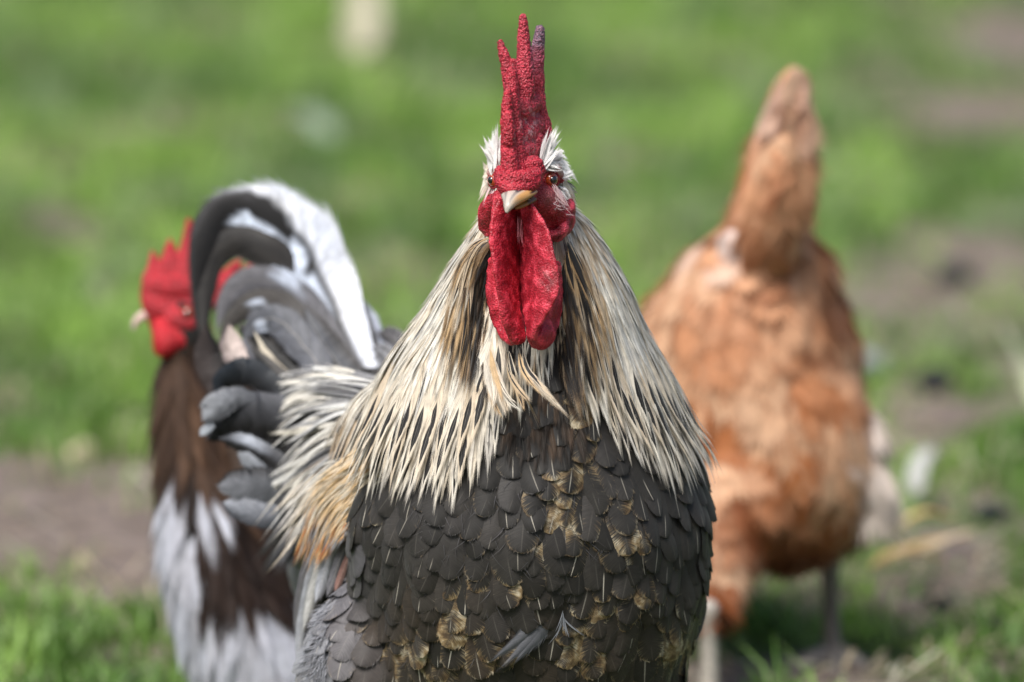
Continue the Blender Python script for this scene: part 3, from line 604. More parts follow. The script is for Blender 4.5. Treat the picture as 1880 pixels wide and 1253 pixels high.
# wattles: thick curled sheets
def sheet(rows, thick, nu=26, nv=60, bead=.0007, wr=.0008):
    """rows of (px, py, depth) points across, from top to bottom"""
    A = np.array([crom([list(W(*q)) for q in r], nu) for r in rows]); A = crom(A.reshape(len(rows), -1), nv).reshape(nv, nu, 3)
    du = np.gradient(A, axis=1); dv = np.gradient(A, axis=0); N = nz(np.cross(du, dv)); N *= np.sign((N*np.array([0, -1, 0])).sum(-1, keepdims=True)+1e-9)
    u = np.linspace(-1, 1, nu)[None]; v = np.linspace(0, 1, nv)[:, None]
    th = thick*np.sqrt(np.clip(1-u**6, 0, 1))*np.sqrt(np.clip(1-np.clip((v-.93)/.07, 0, 1)**2, 0, 1))*(1+.35*np.exp(-((abs(u)-.93)/.06)**2))
    F = A+N*th[..., None]*.5; Bk = A-N*th[..., None]*.5; V = np.concatenate([F.reshape(-1, 3), Bk.reshape(-1, 3)])
    i = np.arange(nu*nv).reshape(nv, nu); q = np.stack([i[:-1, :-1], i[:-1, 1:], i[1:, 1:], i[1:, :-1]], -1).reshape(-1, 4); q2 = q[:, ::-1]+nu*nv
    ed = []
    ring = list(i[0])+list(i[1:, -1])+list(i[-1, ::-1][1:])+list(i[::-1, 0][1:-1])
    for a, b in zip(ring, ring[1:]+ring[:1]): ed.append((b, a, a+nu*nv, b+nu*nv))
    return mesh_np('sheet', V, np.concatenate([q, q2, np.array(ed)]))
def join_me(ms):
    V=[]; F=[]; n=0
    for m in ms:
        v = vco(m); V.append(v); F += [tuple(i+n for i in p.vertices) for p in m.polygons]; n += len(v)
    me = bpy.data.meshes.new('j'); me.from_pydata(np.concatenate(V).tolist(), [], F); return me
def fleshy(ms, vox=.0011, sm=2, fr=520, am=.0007, wr=.0006, wf=160):
    o = bpy.data.objects.new('tmp', join_me(ms)); COL.objects.link(o); m = o.modifiers.new('r', 'REMESH'); m.mode = 'VOXEL'; m.voxel_size = vox
    s = o.modifiers.new('s', 'SMOOTH'); s.iterations = sm
    bpy.context.view_layer.update(); r = bpy.data.meshes.new_from_object(o.evaluated_get(bpy.context.evaluated_depsgraph_get())); bpy.data.objects.remove(o)
    r.polygons.foreach_set('use_smooth', np.ones(len(r.polygons), bool)); return beads(r, fr, am, wr=wr, wf=wf)
wl = fleshy([sheet([[(906, 362, -.060), (920, 368, -.060), (936, 376, -.052), (948, 382, -.046)], [(901, 396, -.066), (918, 398, -.063), (938, 396, -.052), (952, 400, -.036)], [(899, 430, -.070), (916, 432, -.064), (938, 428, -.050), (955, 430, -.033)], [(902, 470, -.073), (919, 474, -.066), (938, 470, -.050), (957, 470, -.033)],
        [(908, 510, -.074), (922, 514, -.067), (940, 512, -.051), (956, 512, -.036)], [(915, 550, -.073), (929, 554, -.068), (944, 554, -.054), (957, 553, -.040)], [(919, 582, -.070), (932, 590, -.067), (948, 592, -.060), (960, 592, -.050)], [(930, 612, -.064), (942, 622, -.063), (954, 624, -.060), (964, 616, -.054)], [(941, 628, -.058), (948, 633, -.059), (956, 632, -.058), (962, 627, -.055)]], .0030),
        sheet([[(900, 474, -.036), (915, 478, -.046)], [(895, 515, -.031), (908, 530, -.041), (925, 520, -.043)], [(896, 545, -.033), (908, 560, -.043), (928, 550, -.046)], [(904, 588, -.037), (918, 598, -.045), (936, 590, -.048)], [(918, 616, -.048), (932, 622, -.055), (946, 615, -.058)], [(936, 629, -.050), (944, 633, -.054), (952, 631, -.056)]], .0034)], vox=.0009, fr=700, am=.0005)
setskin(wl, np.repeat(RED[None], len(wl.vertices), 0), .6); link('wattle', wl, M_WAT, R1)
wr_ = fleshy([sheet([[(948, 386, -.044), (962, 380, -.052), (976, 374, -.062)], [(950, 410, -.034), (972, 404, -.058), (992, 396, -.070)], [(951, 440, -.032), (978, 438, -.062), (1008, 425, -.075)], [(953, 480, -.033), (984, 480, -.066), (1019, 468, -.079)], [(954, 520, -.036), (988, 520, -.070), (1027, 506, -.080)],
        [(957, 550, -.041), (988, 550, -.070), (1023, 545, -.080)], [(962, 575, -.053), (984, 577, -.070), (1008, 574, -.077)], [(968, 600, -.056), (979, 603, -.068), (990, 603, -.072)], [(971, 625, -.056), (977, 628, -.062), (984, 627, -.064)]], .0030),
        sheet([[(1012, 480, -.044), (1027, 480, -.036)], [(1010, 520, -.042), (1030, 520, -.030)], [(995, 560, -.048), (1013, 562, -.049), (1030, 560, -.032)], [(974, 592, -.048), (1000, 590, -.055), (1026, 590, -.036)], [(968, 612, -.054), (995, 614, -.063), (1021, 610, -.048)], [(974, 630, -.052), (994, 634, -.060), (1012, 628, -.050)], [(982, 637, -.052), (993, 640, -.056), (1003, 636, -.052)]], .0036)], vox=.0009, fr=700, am=.0005)
V = vco(wr_); pxs, pys = proj(V); wc = np.repeat(RED[None], len(V), 0); nn = np.array([noise.noise(Vector(p*300)) for p in V])
k = (np.exp(-((pxs-1006)/14)**2-((pys-512)/18)**2)*np.clip(.6+nn*2, 0, 1)*.7)[:, None]; wc = wc*(1-k)+lin(190, 140, 140)*k
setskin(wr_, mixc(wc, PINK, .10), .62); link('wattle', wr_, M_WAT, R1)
# ear lobes
el = fleshy([sheet([[(1034, 372, -.010), (1043, 366, -.012), (1049, 368, -.006)], [(1036, 388, -.014), (1046, 386, -.018), (1053, 386, -.006)], [(1030, 405, -.018), (1042, 408, -.022), (1052, 408, -.008)], [(1020, 420, -.022), (1032, 424, -.026), (1044, 424, -.012)], [(1008, 428, -.024), (1020, 434, -.028), (1033, 434, -.016)], [(1006, 436, -.022), (1014, 439, -.024), (1022, 438, -.018)]], .004)], wr=.0012)
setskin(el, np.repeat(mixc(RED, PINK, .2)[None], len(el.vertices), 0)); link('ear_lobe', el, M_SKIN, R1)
el = fleshy([sheet([[(892, 370, -.006), (897, 366, -.012), (903, 372, -.014)], [(889, 390, -.006), (894, 390, -.014), (902, 392, -.018)], [(888, 410, -.006), (894, 412, -.014), (901, 412, -.02)], [(890, 424, -.008), (896, 428, -.014), (902, 426, -.02)], [(893, 433, -.01), (897, 435, -.014), (901, 433, -.016)]], .004)], wr=.0012)
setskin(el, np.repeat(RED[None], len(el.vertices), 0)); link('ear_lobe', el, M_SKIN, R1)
# beak: upper mandible hooked over the lower one
def beak(secs, fn, name, n=20, parent=None):
    """cross sections (px, py, depth, half width px, half height px); fn(t, a) gives the colour"""
    m = 72; P = crom(np.array([list(W(s[0], s[1], s[2]))+[s[3]/2765, s[4]/2765] for s in secs]), n); T = nz(np.gradient(P[:, :3], axis=0)); V=[]; C=[]
    for i in range(n):
        X = nz(np.cross(T[i], [0, 0, 1])[None])[0]; Z = np.cross(X, T[i])
        for a in np.linspace(0, 2*math.pi, m, endpoint=False):
            rr = 1 if math.sin(a) > 0 else .8
            V.append(P[i, :3]+X*P[i, 3]*math.cos(a)*abs(math.cos(a))**-.1+Z*P[i, 4]*math.sin(a)*rr); C.append(fn(i/(n-1), a))
    i = np.arange(n*m).reshape(n, m); j = np.roll(i, -1, 1); q = np.stack([i[:-1], j[:-1], j[1:], i[1:]], -1).reshape(-1, 4)
    me = mesh_np(name, V, q); setcol(me, np.array(C)); return link(name, me, M_HORN, parent)
def bkc(t, a):
    c = mixc(lin(186, 177, 164), lin(74, 69, 74), np.clip(math.sin(a*7+1.2)*1.5-.1, 0, 1)*.85*np.clip(1.15-t, 0, 1))
    g = -math.cos(a)
    c = mixc(c, lin(196, 144, 78), np.clip((g-.38)*2.6, 0, .9)*np.clip((.85-t)*3, 0, 1))
    c = mixc(c, lin(50, 50, 58), np.clip(1.3-((a-1.85)/.22)**2-((t-.34)/.12)**2, 0, 1))
    c = mixc(c, lin(50, 20, 16), np.clip(1.3-((a-2.75)/.2)**2-((t-.2)/.1)**2, 0, 1))
    if t < .2: c = mixc(c, lin(196, 120, 96), (.2-t)*3)
    return c
beak([(953, 352, -.056, 34, 9), (950, 356, -.064, 31, 11), (944, 363, -.072, 24, 13), (938, 371, -.079, 15, 12), (933, 381, -.084, 8.5, 8), (930, 391, -.086, 2.5, 2.5)], bkc, 'beak', parent=R1)
beak([(962, 366, -.054, 24, 9), (957, 372, -.062, 19, 8), (950, 379, -.070, 12, 6), (943, 384, -.075, 4, 2)], lambda t, a: mixc(lin(150, 104, 50), lin(70, 26, 20), .7*(t < .45)), 'lower_beak', parent=R1)
def disc_eye(px, py, dy, r, nrm, parent=R1):
    c = W(px, py, dy); v, f = ico(3); nrm = Vector(nrm).normalized(); q = nrm.to_track_quat('Z', 'Y').to_matrix(); q = np.array(q)
    e = link('eye', mesh_np('eye', (v*r*np.array([1, 1, .8])) @ q.T+c, tris=f), M_IRIS, parent)
    cp = c+np.array(nrm)*r*.45; link('pupil', mesh_np('pupil', (v*r*np.array([.6, .6, .5])) @ q.T+cp, tris=f), M_PUP, e)
    th = np.linspace(0, 2*math.pi, 25)[:-1]; ring = np.array([[math.cos(a)*r*1.12, math.sin(a)*r*1.12, r*.16, r*.17] for a in th]); ring = np.vstack([ring, ring[:1]])
    P = ring.copy(); P[:, :3] = ring[:, :3] @ q.T+c
    me = blob(crom(P, 90), .0006, 1); setcol(me, np.repeat(lin(150, 26, 36)[None], len(me.vertices), 0)); link('eyelid', me, M_SKIN, e)
disc_eye(1012, 330, -.0295, .0049, (.50, -.86, .05)); disc_eye(907, 331, -.0285, .0047, (-.80, -.60, .05))
# nostril
v, f = ICO; link('nostril', mesh_np('nostril', v*np.array([.0016, .0012, .0011])+W(970, 367, -.0675), tris=f), M_PUP, R1)
# white tufts beside the comb and crown feathers
SNOW = lin(250, 249, 246)
pl = Plumage()
def fan(cx, cy, dy, tips, n, hw, col, spread=6, dd=0.):
    Cs=[]
    for _ in range(n):
        a = random.random()*(len(tips)-1); i = int(a); f_ = a-i; tx = tips[i][0]*(1-f_)+tips[i+1][0]*f_; ty = tips[i][1]*(1-f_)+tips[i+1][1]*f_
        L = .55+.5*random.random(); ox, oy, od = random.uniform(-spread, spread), random.uniform(-spread, spread)*1.6, random.uniform(-.006, .006)
        q = [W(cx+ox, cy+oy, dy+od), W(cx+ox+(tx-cx)*.5*L, cy+oy+(ty-cy)*.55*L, dy+od+dd*.5), W(cx+ox+(tx-cx)*L, cy+oy*.3+(ty-cy)*L, dy+od+dd)]
        Cs.append(crom(q, 8))
    Cs = np.array(Cs); N = nz(np.broadcast_to(nz(np.array([[-.25, -.8, .75]]))[0], Cs.shape)+RNG.normal(size=(n, 1, 3))*.35)
    pl.add(Cs, N, np.broadcast_to(prof_lance(np.linspace(0, 1, 8))*hw, (n, 8)), np.array([np.repeat((col*(.85+.2*random.random()))[None], 8, 0) for _ in range(n)]), 0., 0., .2, (.6, 2.))
fan(911, 308, -.030, [(888, 276), (894, 258), (905, 244), (915, 240), (920, 262)], 55, .0009, SNOW, 5)
fan(996, 306, -.030, [(1004, 262), (1010, 246), (1022, 246), (1024, 262), (1018, 286)], 80, .0009, SNOW, 6)
fan(906, 322, -.026, [(896, 276), (904, 262), (912, 270)], 60, .0011, SNOW, 5)
fan(1014, 304, -.014, [(1024, 280), (1030, 290), (1040, 312), (1050, 334)], 170, .0013, SNOW, 9)
fan(1030, 340, -.012, [(1052, 345), (1054, 365), (1048, 385)], 90, .0012, lin(232, 226, 214), 7, .006)
fan(905, 318, -.018, [(892, 296), (892, 316), (890, 340), (888, 360)], 90, .0012, lin(232, 222, 206), 6)
fan(1004, 304, -.030, [(1022, 306), (1030, 314)], 26, .0006, WHT, 5); fan(1008, 356, -.032, [(1014, 376), (1030, 376), (1040, 392)], 80, .0003, lin(236, 204, 204), 12)
fan(1030, 350, -.022, [(1040, 350), (1046, 372)], 26, .0007, SNOW, 5)
fan(952, 408, -.048, [(948, 440), (956, 446)], 26, .0002, lin(214, 130, 140), 8)
fan(905, 352, -.024, [(896, 366), (890, 380)], 30, .0006, lin(230, 200, 200), 7)
fan(975, 300, .006, [(940, 300), (975, 296), (1010, 305)], 60, .0016, CREAM, 14, .02)
pl.build('head_feathers', M_F, R1)
# ================================================================== THE BROWN HEN
HY = .70
H = empty('hen', tuple(W(1430, 900, HY+.05)*np.array([1, 1, 0])))
tag(H, 'russet brown hen with narrow raised tail and grey legs, turned away from the camera', 'hen')
hc_ = np.vstack([
    chain([(1395, 500, HY+.10, .036), (1385, 560, HY+.09, .056), (1375, 640, HY+.08, .068), (1385, 720, HY+.08, .076), (1400, 810, HY+.08, .082)]),
    chain([(1440, 790, HY+.06, .064), (1455, 860, HY+.06, .066), (1450, 930, HY+.06, .050)]),
    chain([(1400, 880, HY+.06, .068), (1340, 900, HY+.07, .066), (1290, 860, HY+.1, .08)]),
    chain([(1300, 620, HY+.10, .036), (1250, 680, HY+.10, .052), (1220, 760, HY+.12, .08)]),
    chain([(1220, 760, HY+.16, .085), (1120, 800, HY+.20, .085), (1030, 830, HY+.24, .072), (960, 850, HY+.27, .05), (900, 900, HY+.28, .032), (860, 960, HY+.28, .022)]),
    chain([(1320, 940, HY+.03, .048), (1300, 1010, HY, .036), (1298, 1070, HY-.03, .026), (1300, 1105, HY-.055, .018), (1301, 1125, HY-.06, .012)]),
    chain([(1540, 930, HY+.08, .024), (1530, 970, HY+.08, .022)]),
    chain([(1402, 520, HY+.10, .040), (1408, 440, HY+.09, .0335), (1416, 380, HY+.09, .0285), (1430, 310, HY+.08, .0225), (1442, 240, HY+.075, .0180), (1451, 180, HY+.07, .0155), (1456, 135, HY+.07, .0125)]),
    chain([(1300, 520, HY+.09, .026), (1345, 500, HY+.09, .034), (1440, 510, HY+.09, .036), (1474, 530, HY+.09, .028)]), chain([(1330, 560, HY+.09, .045), (1440, 570, HY+.09, .045)]), chain([(1300, 620, HY+.09, .05), (1470, 640, HY+.09, .045)]),
    chain([(1410, 440, HY+.04, .022), (1428, 340, HY+.02, .018), (1440, 260, HY+.01, .012)])])
hme = blob(hc_, .006, 30); skh = Skin(hme); setcol(hme, np.repeat(lin(120, 66, 32)[None], len(hme.vertices), 0))
link('body', hme, plain('brown_down', tuple(lin(190, 140, 104)), .9, .1, 500, .3), H)
def dirh(p, n):
    px, py = proj(p)
    return np.array([.25*np.clip((px-1380)/200, -1, 1), -.3, -1.])
HB, HT, HD, HP = lin(170, 102, 54), lin(204, 150, 112), lin(118, 60, 22), lin(216, 178, 144)
def henc(P, t):
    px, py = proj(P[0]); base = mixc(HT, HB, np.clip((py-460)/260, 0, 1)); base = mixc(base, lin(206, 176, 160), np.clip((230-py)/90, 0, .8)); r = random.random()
    base = mixc(base, HD, np.clip((py-800)/220, 0, .85)); base = mixc(base, HD, np.clip(pnoise(P[0], 24, 5)*2.4-.1, 0, .7)); base = mixc(base, HP, np.clip(-pnoise(P[0], 26, 9)*2.6-.2, 0, .7))  # lower body darker: own brown plus underside shade put into the colour
    base = base*(.95+.08*r)
    if smudge(px, py, [(1340, 432, 22, 14), (1612, 870, 26, 70), (1580, 770, 20, 50), (1455, 150, 30, 20)]) > .35: base = (lin(236, 222, 212) if px > 1500 else lin(218, 186, 164)) if py > 250 else lin(208, 172, 150)*(.8+.3*r)
    k = np.clip((t-.62)*4, 0, 1)[:, None]*(.2 if random.random() < .5 else .05); return base[None]*(1-k)+HP[None]*k
pl = Plumage()
roots = skh.poisson(16000, .0095, lambda p: True)
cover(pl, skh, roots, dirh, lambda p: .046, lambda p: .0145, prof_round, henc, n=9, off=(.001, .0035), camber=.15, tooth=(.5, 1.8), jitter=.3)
def puff(cx, cy, dy, rx, ry, n, col, L=.03):
    Cs = []
    for _ in range(n):
        a = random.random()*6.283; b = random.random()**.5; q = W(cx+rx*b*math.cos(a), cy+ry*b*math.sin(a), dy+random.uniform(-.02, .02)); d = Vector((.3+random.uniform(-.6, .6), random.uniform(-.6, .2), -.8)).normalized()
        Cs.append(crom([q, q+np.array(d)*L*.5, q+np.array(d)*L+np.array([0, 0, -.004])], 6))
    Cs = np.array(Cs); N = nz(np.broadcast_to(-FW, Cs.shape)+RNG.normal(size=(n, 1, 3))*.4)
    pl.add(Cs, N, np.broadcast_to(prof_round(np.linspace(0, 1, 6))*.006, (n, 6)), np.array([np.repeat((col*(.85+.2*random.random()))[None], 6, 0) for _ in range(n)]), 0., 0., .2, (.8, 2.))
puff(1590, 858, HY+.06, 16, 46, 40, lin(236, 220, 206)); puff(1572, 752, HY+.07, 12, 26, 26, lin(232, 216, 204)); puff(1340, 430, HY+.07, 20, 10, 26, lin(238, 222, 214), .02)
pl.build('body_feathers', M_F, H)
# tail feathers: a tight upright fan seen edge on
for k, (bx, by, tx, ty, dd, hw) in enumerate([(1345, 440, 1424, 170, .05, 16), (1370, 430, 1436, 138, .03, 18), (1400, 430, 1452, 124, .01, 20), (1430, 430, 1464, 128, -.01, 19), (1455, 430, 1474, 150, -.02, 17), (1380, 440, 1440, 230, -.03, 22), (1420, 440, 1462, 260, -.04, 22), (1474, 440, 1482, 230, .02, 14), (1476, 460, 1490, 330, -.01, 15)]):
    c0 = mixc(HT, HB, random.random()*.5)*(.9+.12*random.random())
    ribbon('tail_feather', [(bx+(1410-bx)*.4, by+30, HY+.12+abs(dd), hw*.2, hw*.2), ((bx*.6+tx*.4)-3, by*.6+ty*.4, HY+.09+abs(dd)*1.3, hw, hw), ((bx*.2+tx*.8), by*.2+ty*.8, HY+.09+abs(dd)*1.5, hw*.9, hw*.9), (tx, ty, HY+.09+abs(dd)*1.6, hw*.5, hw*.5)],
        lambda t, u, p, c0=c0: mixc(c0, lin(206, 178, 164), np.clip((t-.8)*4, 0, 1)), M_F, H, n=14, roll=.5*(random.random()-.5), ncol=5)
# head low in front, hidden by the rooster
h2 = blob(chain([(866, 950, HY+.28, .02), (850, 980, HY+.275, .018), (838, 1004, HY+.27, .012), (828, 1020, HY+.268, .004)]), .003, 3); setcol(h2, np.repeat(HB[None], len(h2.vertices), 0)); link('head', h2, M_SKIN, H)
cb = blob(np.vstack([chain([(850, 955, HY+.27, .005), (838, 972, HY+.265, .005)])]), .0015, 2); setskin(cb, np.repeat(RED[None], len(cb.vertices), 0)); link('comb', cb, M_SKIN, H)
def leg_px(pts, toes, parent, mat, cover_r=None):
    ch = [chain(pts)]
    for tpts in toes: ch.append(chain(tpts))
    return link('leg', blob(np.vstack(ch), .002, 2), mat, parent)
f1 = G(1528, 1212); y1 = f1[1]
leg_px([(1524, 1000, y1+.0, .011), (1524, 1060, y1, .0078), (1526, 1130, y1, .0072), (1528, 1190, y1, .0085), (1528, 1206, y1, .009)],
    [[(1528, 1200, y1, .008), (1490, 1212, y1-.02, .0075), (1462, 1236, y1-.03, .006), (1430, 1262, y1-.045, .004)], [(1528, 1200, y1, .008), (1536, 1216, y1-.02, .0075), (1534, 1244, y1-.04, .006)],
     [(1530, 1200, y1, .008), (1556, 1206, y1-.01, .007), (1584, 1222, y1-.02, .005)], [(1528, 1200, y1, .007), (1545, 1200, y1+.02, .004)]], H, M_LEG)
f2 = G(1302, 1292); y2 = f2[1]
leg_px([(1300, 1120, y2, .009), (1301, 1150, y2, .0076), (1303, 1220, y2, .0072), (1302, 1282, y2, .0085)], [[(1302, 1280, y2, .008), (1260, 1300, y2-.02, .006), (1230, 1320, y2-.04, .004)], [(1302, 1280, y2, .008), (1306, 1310, y2-.03, .006), (1310, 1330, y2-.05, .004)], [(1302, 1280, y2, .008), (1340, 1296, y2-.01, .006), (1362, 1310, y2-.02, .004)]], H, M_LEGP)

# ================================================================== THE SECOND ROOSTER, BEHIND THE TAIL
BY = .52
B = empty('rooster', tuple(W(520, 1000, BY+.05)*np.array([1, 1, 0])))
tag(B, 'brown and white mottled rooster looking left, head half hidden behind a curved tail', 'rooster')
bc = np.vstack([
    chain([(335, 570, BY, .017), (345, 610, BY, .019), (335, 660, BY, .016), (335, 720, BY, .020), (345, 800, BY, .024), (362, 880, BY, .030), (385, 960, BY, .038), (405, 1040, BY, .043), (435, 1120, BY, .048), (480, 1200, BY, .052), (520, 1270, BY, .05)]),
    chain([(400, 760, BY+.02, .034), (450, 900, BY+.04, .058), (500, 1010, BY+.05, .076), (560, 1100, BY+.06, .08), (640, 1090, BY+.09, .085), (740, 1040, BY+.12, .08), (840, 980, BY+.15, .06), (920, 920, BY+.17, .035)]),
    chain([(520, 1240, BY+.01, .05), (540, 1320, BY, .034), (545, 1390, BY, .016)])])
bme = blob(bc, .006, 8); skb = Skin(bme); setcol(bme, np.repeat(CHAR2[None], len(bme.vertices), 0)); link('body', bme, M_DOWN, B)
BB, BD, BW = lin(80, 56, 42), lin(38, 26, 22), lin(212, 214, 226)
def bcolr(P, t):
    px, py = proj(P[-1]); nn_ = pnoise(P[-1], 40, 3)
    if py < 715 + 40*nn_: c = mixc(lin(150, 140, 142), GREY, random.random())
    elif py < 960+60*nn_+(px-340)*.25: c = mixc(lin(98, 72, 54), BD, np.clip(.5+1.1*noise.noise(Vector((P[-1][0]*70, P[-1][1]*40, P[-1][2]*16))), 0, 1))
    elif smudge(px, py, [(440, 1105, 90, 110), (520, 1080, 70, 130), (480, 950, 60, 60)]) > .42+.25*nn_ and py < 1190: c = mixc(BD, BB, .25*random.random())*.9
    else: c = mixc(BW, lin(150, 146, 150), .55*random.random())
    if px > 420 and 760 < py < 960: c = mixc(lin(92, 76, 66), BD, random.random()*.6)
    return np.repeat((c*(.8+.35*random.random()))[None], len(t), 0)
pl = Plumage(); roots = skb.poisson(16000, .0075, lambda p: proj(p)[1] > 620)
cover(pl, skb, roots, lambda p, n: np.array([.12, .3, -1.]), lambda p: .05, lambda p: .006, prof_lance, bcolr, n=8, off=(.001, .006), tooth=(.4, 2.), jitter=.15)
pl.build('body_feathers', M_F, B)
hm = blob(np.vstack([chain([(300, 585, BY, .010), (325, 580, BY, .014), (350, 585, BY, .015)]), chain([(330, 610, BY, .014), (355, 610, BY, .014)])]), .0015, 2)
setcol(hm, np.repeat(DRED[None]*1.2, len(hm.vertices), 0)); link('head', beads(hm, 420, .0006), M_SKIN, B)
RD2 = lin(200, 20, 34)
cb = blob(np.vstack([chain([(280, 525, BY, .0085), (283, 490, BY, .005), (280, 463, BY, .0015)]), chain([(308, 520, BY, .0095), (312, 470, BY, .0055), (312, 440, BY, .0015)]), chain([(340, 520, BY, .0105), (346, 450, BY, .006), (347, 405, BY, .002)]), chain([(378, 530, BY, .010), (392, 490, BY, .005), (400, 470, BY, .002)]), chain([(405, 540, BY, .009), (425, 500, BY, .005), (440, 480, BY, .002)]), chain([(415, 550, BY, .007), (450, 505, BY, .0045), (462, 486, BY, .002)]),
    chain([(274, 535, BY, .0065), (290, 560, BY, .0115), (320, 560, BY, .012), (360, 552, BY, .011), (405, 545, BY, .008)]), chain([(278, 515, BY, .0075), (316, 525, BY, .0125), (360, 525, BY, .012), (405, 528, BY, .009)]), chain([(292, 580, BY, .009), (296, 600, BY, .008)]), chain([(322, 585, BY-.008, .010), (345, 590, BY-.008, .010)])]), .0015, 2)
beads(cb, 420, .0006); setskin(cb, np.repeat(RD2[None], len(cb.vertices), 0)); link('comb', cb, M_SKIN, B)
wt = blob(np.vstack([chain([(300, 600, BY-.008, .008), (308, 622, BY-.010, .0115), (304, 636, BY-.010, .0095)]), chain([(318, 600, BY-.006, .010), (328, 622, BY-.008, .0105)])]), .0015, 2)
setskin(wt, np.repeat(RD2[None], len(wt.vertices), 0)); link('wattle', beads(wt, 420, .0006), M_SKIN, B)
beak([(302, 582, BY, 13, 15), (280, 578, BY, 11, 13), (262, 582, BY, 9, 11), (250, 592, BY, 6, 8), (245, 606, BY, 2, 3)], lambda t, a: mixc(lin(214, 170, 164), lin(222, 206, 190), t), 'beak', parent=B)
disc_eye(344, 576, BY-.014, .005, (-.2, -.97, 0), B)
gq = W(545, 1400, BY)[0]; leg(gq, BY, .1, B, M_LEG, .009, -1.2); leg(gq+.06, BY+.08, .12, B, M_LEG, .009, -1.2)

# ================================================================== GROUND, GRASS, LITTER
MUD = [((60, 960), (330, 100), .9), ((230, 860), (110, 26), .8), ((0, 860), (150, 34), .9), ((250, 1060), (160, 60), .7), ((250, 1190), (110, 24), .45), ((1800, 210), (190, 44), .85), ((1850, 70), (130, 50), .8), ((1640, 160), (130, 36), .4), ((1640, 560), (230, 80), .72), ((1830, 500), (130, 60), .75),
       ((1330, 1240), (140, 26), .9), ((1860, 1225), (100, 26), .9), ((1640, 1090), (150, 40), .5), ((1180, 430), (150, 40), .35), ((1660, 820), (100, 40), .6), ((1690, 720), (70, 26), .5), ((1860, 690), (60, 34), .5), ((60, 290), (80, 30), .4), ((640, 370), (60, 26), .5), ((560, 250), (90, 30), .35), ((770, 500), (90, 60), .45), ((1560, 1250), (200, 26), .5), ((700, 860), (200, 80), .4), ((90, 380), (40, 60), .35)]
MUD += [((1505, 1222), (100, 22), .85), ((1400, 1250), (90, 18), .6)]
MUDW = []
for (cx, cy), (rx, ry), s in MUD:
    c = G(cx, cy); a = G(cx+rx, cy)[0]-c[0]; b = (G(cx, cy-ry)[1]-G(cx, cy+ry)[1])/2; MUDW.append((c[0], c[1], a, b, s))
def vnoise(x, y, f, seed=0): return np.array([noise.noise(Vector((a*f+seed, b*f, seed*1.7))) for a, b in zip(x, y)])
def mud(x, y):
    m = np.zeros(len(x))
    for cx, cy, a, b, s in MUDW: m = np.maximum(m, s*np.exp(-(((x-cx)/a)**2+((y-cy)/b)**2)**1.5*.7))
    rb = np.clip(vnoise(x*2.6, y, 4.5, 31)*2.2-.25, 0, .62)*np.clip((x-.12)/.15, 0, 1)*(y < 3.2); m = np.maximum(m, rb); m = np.maximum(m, np.clip(vnoise(x*3, y, 3.2, 44)*1.6-.35, 0, .4))
    far = np.clip(vnoise(x, y, 2.2, 4)*1.6, 0, .7); out = (abs(x) > 1.1) | (y < .4) | (y > 6); return np.where(out, np.maximum(m, far), m)
def hgt(x, y): return .012*vnoise(x, y, 3., 1)+.006*vnoise(x, y, 13, 2)
# one sheet, fine near the birds and coarse out to the horizon
def axis(lo, hi, step, far):
    a = np.arange(lo, hi+1e-6, step); k = np.geomspace(step*1.5, far, 26); return np.concatenate([lo-k[::-1], a, hi+k])
gx = axis(-1.9, 1.9, .028, 500); gy = axis(-1.2, 6.5, .028, 500); X, Y = np.meshgrid(gx, gy); x, y = X.ravel(), Y.ravel()
m_ = mud(x, y); near = (np.clip((2.2-abs(x))/.3, 0, 1)*np.clip((7-y)/.4, 0, 1)*np.clip((y+1.6)/.4, 0, 1))
z = (hgt(x, y)+.005*vnoise(x, y, 40, 6)*m_)*near
# level where the birds stand
for fx, fy in ((f1[0], f1[1]), (f2[0], f2[1]), (gx1, .06), (gx2, .07), (gq, BY)): z *= 1-np.exp(-((x-fx)/.07)**2-((y-fy)/.07)**2)
i = np.arange(len(x)).reshape(X.shape); q = np.stack([i[:-1, :-1], i[:-1, 1:], i[1:, 1:], i[1:, :-1]], -1).reshape(-1, 4)
gme = mesh_np('ground', np.stack([x, y, z], 1), q); setcol(gme, np.stack([m_, m_, m_, m_*0], 1))
m = NT('soil'); at = m.n('Attribute', attribute_name='Col'); g = m.n('NewGeometry'); n1 = m.noise(g.outputs['Position'], 18, 6, .65); n2 = m.noise(g.outputs['Position'], 120, 4)
soil = m.ramp(n1, [(.25, (.085, .066, .052)), (.5, (.21, .165, .14)), (.8, (.34, .28, .25))]); turf = m.ramp(n2, [(.3, (.03, .05, .012)), (.7, (.10, .15, .035))])
sp = m.n('SeparateXYZ'); m.l(at.outputs['Color'], sp.inputs[0]); fac = m.math('MULTIPLY', m.math('ADD', sp.outputs[0], -.12), 2.4, clamp=True)
m.l(m.mix(fac, turf, soil), m.b.inputs['Base Color']); m.b.inputs['Roughness'].default_value = .9; m.b.inputs['Specular IOR Level'].default_value = .2; m.bump(m.math('MULTIPLY_ADD', n2, .4, n1), .8, .02)
tag(link('ground', gme, m.m), kind='structure')
